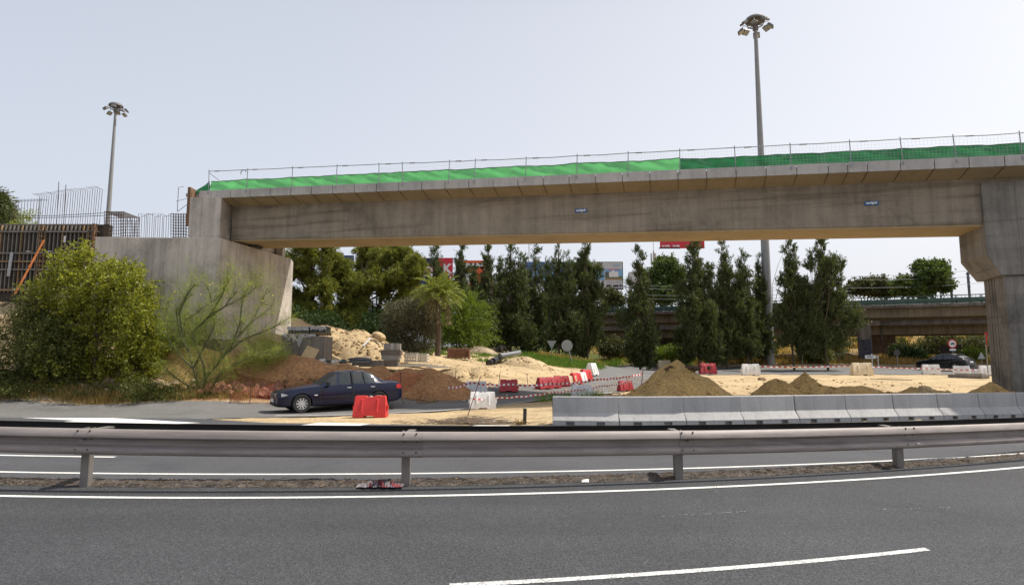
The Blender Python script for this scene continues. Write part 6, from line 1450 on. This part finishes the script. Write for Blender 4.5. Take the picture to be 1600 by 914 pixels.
sub('dark_band', navy, 0, .95, .09, .32); t_('ORAN', .52, .21, .25, wht, 1.2, .12); sub('white_area', wht, .0, .75, .34, .92); sub('orange_block', bora, .40, .95, .35, .45); t_('7', .66, .62, .95, bora, 1.1, .3); sub('grey_strip', navy, .2, .8, .88, .99, .02); t_('TIENDA', .5, .935, .08, wht, 1.3, .03)
sub, t_ = board(526, 552, 399, 436, 140, bbr, 'blue billboard glimpsed between the two big pines')
t_('SMC', .45, .56, .24, wht, 1.0, .1); t_('ESC', .45, .80, .2, wht, 1.0, .1)
sub, t_ = board(820, 898, 409, 452, 140, bblue, 'blue billboard with pale lower part behind the left casuarinas'); sub('pale_area', bsky, .0, .9, .35, .8); sub('white_foot', wht, .05, .95, .8, .97); sub('dark_figure', bbr, .35, .55, .15, .6, .02)
sub, t_ = board(900, 974, 409, 452.5, 130, bgre, 'pale grey billboard with a picture of white houses', (.87,))
sub('sky_picture', bsky, .10, .60, .22, .66); sub('picture', bsky, .62, .985, .26, .66); sub('meadow', bgrn, .62, .985, .52, .66, .02); sub('house', wht, .70, .90, .36, .55, .03); sub('house', wht, .76, .82, .30, .5, .035); sub('roof_line', bred, .66, .93, .27, .295, .03); sub('dark_wing', wire, .62, .70, .36, .52, .03); sub('lawn', brn, .64, .97, .60, .655, .03)
sub('bottom_frame', navy, 0, 1, .95, 1.0); sub('side_frame', navy, .988, 1, 0, 1); sub('top_frame', bgrn, 0, 1, 0, .02, .02); t_('inmobiliaria', .87, .13, .05, bsky, 1.1, .01); t_('651 666 5', .80, .87, .11, navy, 1.2, .05); t_('PARCELAS Y CHALETS', .80, .74, .045, navy, 1.1, .0)
sub, t_ = board(1031, 1101, 362, 388, 120, bred, 'red billboard on a tall post, cut by the underside of the bridge', (.75,))
sub('lower_frame', navy, -.03, .45, .955, 1.03, .02); t_('la bella', .13, .86, .14, wht, 1.2, .03); t_('Sevilla', .36, .86, .14, wht, 1.2, .03)
sub, t_ = board(982, 1002, 425, 452, 125, bgre, 'small pale panel peeping out left of the solitary pointed tree', (.5,))
# antennas
def antenna(px, ty, Yd, label, w_, lattice=True):
    p = at(px, ty, Yd); z0 = h(p.x, Yd); hh = p.z-z0; root = empty('antenna_mast', (p.x, Yd, z0), 0, label, 'antenna mast'); m2 = MB()
    if lattice:
        for k in range(3): a = k*2*PI/3; m2.tube([(w_*math.cos(a), w_*math.sin(a), 0), (w_*math.cos(a), w_*math.sin(a), hh)], .06, 4)
        n = int(hh/1.2)
        for i in range(n):
            for k in range(3): a, b = k*2*PI/3, (k+1)*2*PI/3; z1 = hh*i/n; m2.tube([(w_*math.cos(a), w_*math.sin(a), z1), (w_*math.cos(b), w_*math.sin(b), z1+hh/n)], .04, 4)
    else: m2.tube([(0, 0, 0), (0, 0, hh)], [.3, .12], 8)
    m2.build('mast', M('antenna_grey', (.33, .34, .36), .6), root); m2 = MB()
    if not lattice:
        for k in range(3): a = k*2*PI/3+.5; m2.box((.45*math.cos(a), .45*math.sin(a), hh*.90), (.28, .28, 2.2), a)
        m2.tube([(0, 0, hh), (0, 0, hh+2.5)], .05, 5); m2.build('panel_antennas', M('antenna_pale', (.45, .46, .48), .6), root)
antenna(829, 370, 150, 'pale lattice antenna mast behind the left casuarinas', .8); antenna(1021, 392, 125, 'cell antenna pole left of the red billboard', .5, False)
# ---------------------------------------------------------------- traffic signs
sgrey = M('sign_back', (.34, .35, .35), .5, .1, 3., metal=.4); sred = M('sign_red', (.5, .02, .02), .5, .05); sdark = M('sign_dark_back', (.05, .045, .045), .6)
def rsign(px, py, by, Yd, dpx, shape, mat, label, rz=0, lean=0, face=None, poler=.03, name='traffic_sign', squash=1.):
    c = at(px, py, Yd); z0 = h(c.x, Yd); root = empty(name, (c.x, Yd, z0), rz, label, 'traffic sign', None); hh = c.z-z0; r = dpx*Yd/FPX/2/CT; m2 = MB(); lo = lean*hh
    m2.tube([(lo, .05, -.1), (0, .05, hh+r*.6)], poler, 8); m2.build('post', poleg, root)
    if shape == 'disc': pl = [(math.cos(a)*r*squash, math.sin(a)*r) for a in np.linspace(0, 2*PI, 29)[:-1]]
    elif shape == 'tri': pl = [(0, r), (-r, -r*.75), (r, -r*.75)]
    elif shape == 'inv': pl = [(0, -r), (r, r*.75), (-r, r*.75)]
    m2 = MB(); m2.prism(pl, lambda x, z: (x, -.0, hh+z), lambda x, z: (x, .02, hh+z)); m2.build('plate', mat, root)
    if face == 'ban':
        m2 = MB(); m2.prism([(x*.76, z*.76) for x, z in pl], lambda x, z: (x, -.012, hh+z), lambda x, z: (x, -.002, hh+z)); m2.build('white_disc', wht, root)
        m2 = MB(); q = r*.5; m2.prism([(-q, -.22*q), (q, -.22*q), (q, .2*q), (.75*q, .28*q), (.5*q, .5*q), (-.2*q, .5*q), (-.45*q, .2*q), (-q, .12*q)], lambda x, z: (x, -.022, hh+z), lambda x, z: (x, -.014, hh+z)); m2.prism([(-.5*q+.2*q*math.cos(a), -.25*q+.2*q*math.sin(a)) for a in np.linspace(0, 6.28, 9)[:-1]], lambda x, z: (x, -.022, hh+z), lambda x, z: (x, -.014, hh+z)); m2.prism([(.55*q+.2*q*math.cos(a), -.25*q+.2*q*math.sin(a)) for a in np.linspace(0, 6.28, 9)[:-1]], lambda x, z: (x, -.0225, hh+z), lambda x, z: (x, -.0145, hh+z)); m2.build('car_symbol', dark, root)
        m2 = MB(); m2.box((0, .0, hh-r*1.32), (r*1.4, .02, r*.42)); m2.build('sub_plate', wht, root)
    if face == 'yield':
        m2 = MB(); m2.prism([(x*.68, z*.62+r*.06) for x, z in pl], lambda x, z: (x, -.012, hh+z), lambda x, z: (x, -.002, hh+z)); m2.build('white_triangle', wht, root)
    return root
rsign(862, 538, 555, 50, 15, 'inv', sgrey, 'back of an inverted triangular give-way sign left of the round grey sign')
rsign(886, 540, 570, 46, 18, 'disc', sgrey, 'back of a round grey sign on a leaning post by the green weeds', lean=.28, squash=.95, poler=.045)
rsign(1095.5, 536, 563, 60, 14, 'disc', M('sign_pale', (.55, .55, .55), .5), 'round pale sign seen nearly edge-on under the broad olive tree', squash=.42)
rsign(1253, 538, 560, 60, 14, 'disc', sgrey, 'back of a round grey sign under the sparse casuarina right of the mast')
rsign(1401.5, 551, 565, 60, 10.5, 'disc', sdark, 'dark round sign back between the overpass column and the black car')
rsign(1488, 537, 575, 60, 14, 'disc', sred, 'round white sign with red ring and dark car symbol above the black car', face='ban')
rsign(1533.5, 556, 572, 60, 12, 'tri', sgrey, 'back of a small triangular sign left of the pier')
rsign(1541, 529, 588, 43, 26, 'inv', sred, 'red edged white give-way sign seen edge-on against the pier', rz=R(62), face='yield')
p = at(1361, 557.5, 60); z0 = h(p.x, 60); root = empty('direction_sign', (p.x, 60, z0), 0, 'white arrow shaped direction sign on two posts in front of the overpass column', 'traffic sign'); m2 = MB(); hh = p.z-z0
m2.prism([(-.55, -.16), (.35, -.16), (.58, 0), (.35, .16), (-.55, .16)], lambda x, z: (x, 0, hh+z), lambda x, z: (x, .04, hh+z)); m2.build('plate', wht, root)
txt('CENTRO', .15, navy, 'lettering', root, Matrix.Translation((-.1, -.01, hh)), bold=.004)
for x in (.12, .68): m2 = MB(); m2.tube([(x, .07, -.2), (x, .07, hh+(.3 if x < .5 else .15))], .035, 8); m2.build('post', wht, root)
p = at(1486, 549, 72); m2 = MB(); s = 72/FPX; m2.box((0, 0, 0), (30*s, .15, 20*s)); 
root = empty('dark_panel_sign', (p.x, 72, h(p.x, 72)), 0, 'big dark panel back behind the black car', 'road panel'); m2 = MB(); zz = p.z-root.location.z; m2.box((0, 0, zz), (32*s, .12, 22*s)); m2.build('panel', M('panel_dark', (.05, .045, .035), .7), root); m2 = MB(); [m2.tube([(q*9*s, .1, -.3), (q*9*s, .1, zz+10*s)], .09, 6) for q in (-1, 1)]; m2.build('support_frame', wire, root)
# ---------------------------------------------------------------- formwork wall and rebar, left
wood = M('form_timber', (.30, .20, .11), .85, .35, 2.5); plyd = M('form_ply', (.055, .042, .030), .85, .5, 1.6); rustw = M('form_rust', (.19, .105, .06), .85, .3, 4.); gsteel = M('form_steel', (.20, .18, .155), .6, .25, 3., metal=.3)
Yf = 28.3
fwk = empty('formwork_wall', (at(60, 458, Yf).x, Yf, at(60, 458, Yf).z), 0, 'dark ribbed timber and steel formwork panels on top of the gravel slope at the left', 'formwork')
FL = fwk.location
def FP(px, py, dy=0): p = at(px, py, Yf); return Vector((p.x-FL.x, dy, p.z-FL.z))
a, b = FP(-160, 351), FP(147, 457); m2 = MB(); m2.box(((a.x+b.x)/2, .2, (a.z+b.z)/2-.2), (b.x-a.x, .06, a.z-b.z+.4)); m2.build('plywood_panel', plyd, fwk)
top_, bot_ = a.z, b.z; x = a.x
ribs = 0
while x < b.x-.1:
    m2 = MB(); m2.box((x, .12, (top_+bot_)/2), (.045, .12, top_-bot_)); m2.build('rib', gsteel if ribs % 5 else wood, fwk); x += .185; ribs += 1
for py, hh_, mt in ((351, .05, gsteel), (362, .07, gsteel), (395.5, .075, gsteel), (408.5, .05, wood), (421, .07, gsteel), (453, .075, wood)):
    z = FP(60, py).z; m2 = MB(); m2.box(((a.x+b.x)/2, .03, z), (b.x-a.x, .07, hh_)); m2.build('waler', mt, fwk)
m2 = MB(); q = FP(145, 400); m2.box((q.x, .0, (top_+bot_)/2), (.10, .2, top_-bot_+.05)); m2.build('edge_beam', rustw, fwk)
for px in (63, 140):
    m2 = MB(); c0 = FP(px, 400).x
    for sx in (-.13, .13): m2.box((c0+sx, .02, (top_+bot_)/2), (.03, .05, top_-bot_))
    for k in range(14): m2.box((c0, .015, bot_+.1+(top_-bot_-.2)*k/13), (.26, .04, .03))
    m2.build('clamp_ladder', wood, fwk)
for px, ya, yb in ((18, 395, 432), (98, 395, 425)):
    m2 = MB(); p0, p1 = FP(px+1.5, ya), FP(px-1.5, yb); m2.box((p0+p1)/2+Vector((0, -.08, 0)), (.13, .04, (p0-p1).length), Matrix.Rotation(.06, 3, 'Y')); m2.build('bracket', M('bracket_pale', (.42, .42, .42), .5), fwk)
m2 = MB(); m2.box(FP(101.5, 374)+Vector((0, -.02, 0)), (.09, .01, .30)); m2.build('paper_tag', wht, fwk)
m2 = MB(); [m2.box(FP(px, 393)+Vector((0, -.02, 0)), (.20, .03, .03)) for px in (45, 78)]; m2.build('clip', wht, fwk)
m2 = MB(); p0, p1 = at(69, 375, 27.9), gp(23, 459); p1 = at(23, 460, 27.2); m2.tube([(0, 0, 0), p0-p1], .04, 8); m2.tube([(p0-p1)*.48, (p0-p1)*.54], .055, 8); o = m2.build('adjustable_prop', M('prop_orange', (.55, .17, .04), .6, .25, 4.)); o.location = p1; tag(o, 'orange adjustable steel prop leaning against the formwork', 'prop')
m2 = MB(); p0, p1 = at(148, 352, 28.6), at(172, 371, 28.6); m2.box((0, 0, 0), (p1.x-p0.x, .3, p0.z-p1.z)); o = m2.build('dark_shutter', plyd); o.location = (p0+p1)/2; tag(o, 'small dark shutter board between formwork and rebar cage', 'shutter board')
reb = M('rebar', (.075, .05, .04), .85, .3, 8.)
def barset(name, label, cat='rebar'): return empty(name, (FL.x, 30, 7.5), 0, label, cat)
def addbar(root, pts, r=.012): m2 = MB(); m2.tube([Vector(p)-root.location for p in pts], r, 5); m2.build('bar', reb, root)
rt = barset('rebar_row', 'long row of hooked vertical rebar standing above the formwork panels')
for k in range(27):
    px = 62+98*k/26; ty = 307-12*k/26+random.uniform(-1, 1); ln = random.uniform(-1, 1); dz = .0
    b_ = at(px-5-ln, 356, 30.2); t_ = at(px, ty, 30.2); addbar(rt, [b_, t_, t_+Vector((-.16, -.25, .06))], .011)
for k in range(9):
    px = 25+38*k/8; ty = 312-1.5*k/8; b_ = at(px-4, 356, 30.2); t_ = at(px, ty, 30.2); addbar(rt, [b_, t_, t_+Vector((.2, .25, -.03))], .011)
for px, ty in ((92, 284), (103, 289)): addbar(rt, [at(px-4, 356, 30), at(px, ty, 30)], .015)
for py, q in ((338, 333), (341, 337)): addbar(rt, [at(15, py, 30), at(90, py-1, 30.1), at(162, q, 30)], .014)
rt2 = barset('rebar_row', 'short row of vertical rebar on the abutment wall between cage and end block')
for k in range(22):
    px = 197+66*k/21+random.uniform(-1, 1); hk_ = 12 < 0; ty = 334+random.uniform(-1, 5) if k > 5 else 338+random.uniform(0, 8); b_ = at(px-1.5, 371, 28.4); t_ = at(px, ty, 28.4); pts_ = [b_, t_]
    if k > 5: pts_.append(t_+Vector((.14, .1, .01)))
    addbar(rt2, pts_, .010)
def cage(name, label, x0, x1, y0, y1, Yc, nv, nh, depth):
    rt = barset(name, label, 'rebar cage')
    for d in (0, depth):
        for k in range(nv+1): px = x0+(x1-x0)*k/nv; s_ = at(px, y0, Yc+0); e = at(px, y1, Yc); addbar(rt, [s_+Vector((0, d, 0)), e+Vector((0, d, 0))], .016)
        for k in range(nh+1): py = y0+(y1-y0)*k/nh; addbar(rt, [at(x0, py, Yc)+Vector((0, d, 0)), at(x1, py, Yc)+Vector((0, d, 0))], .012)
    if depth > .3:
        for k in range(nv+1): px = x0+(x1-x0)*k/nv; p = at(px, y0, Yc); addbar(rt, [p, p+Vector((0, depth, 0))], .018)
    return rt
cage('rebar_cage', 'boxy rebar cage beside the left lamp mast base line', 163, 193, 331, 370, 27.9, 8, 8, 1.2)
cage('rebar_cage', 'rebar grid against the brown board next to the end block', 267, 291, 334, 370, 28.2, 6, 8, .2)
rt3 = barset('rebar_hook', 'tall hooked single rebar left of the brown board'); addbar(rt3, [at(277, 330, 28.2), at(279, 293, 28.2), at(287, 292, 28.2)], .013); addbar(rt3, [at(275, 315, 28.2), at(293, 310, 28.2)], .01); addbar(rt3, [at(277, 331, 28.2), at(292, 320, 28.2)], .012)
m2 = MB(); p0, p1 = at(293, 292, 27.95), at(297, 352, 27.95); m2.box((0, .0, 0), (.13, .5, p0.z-p1.z)); o = m2.build('timber_board', rustw); o.location = (p0+p1)/2+Vector((-.05, .3, 0)); tag(o, 'brown upright timber board at the left end of the bridge deck', 'timber board')
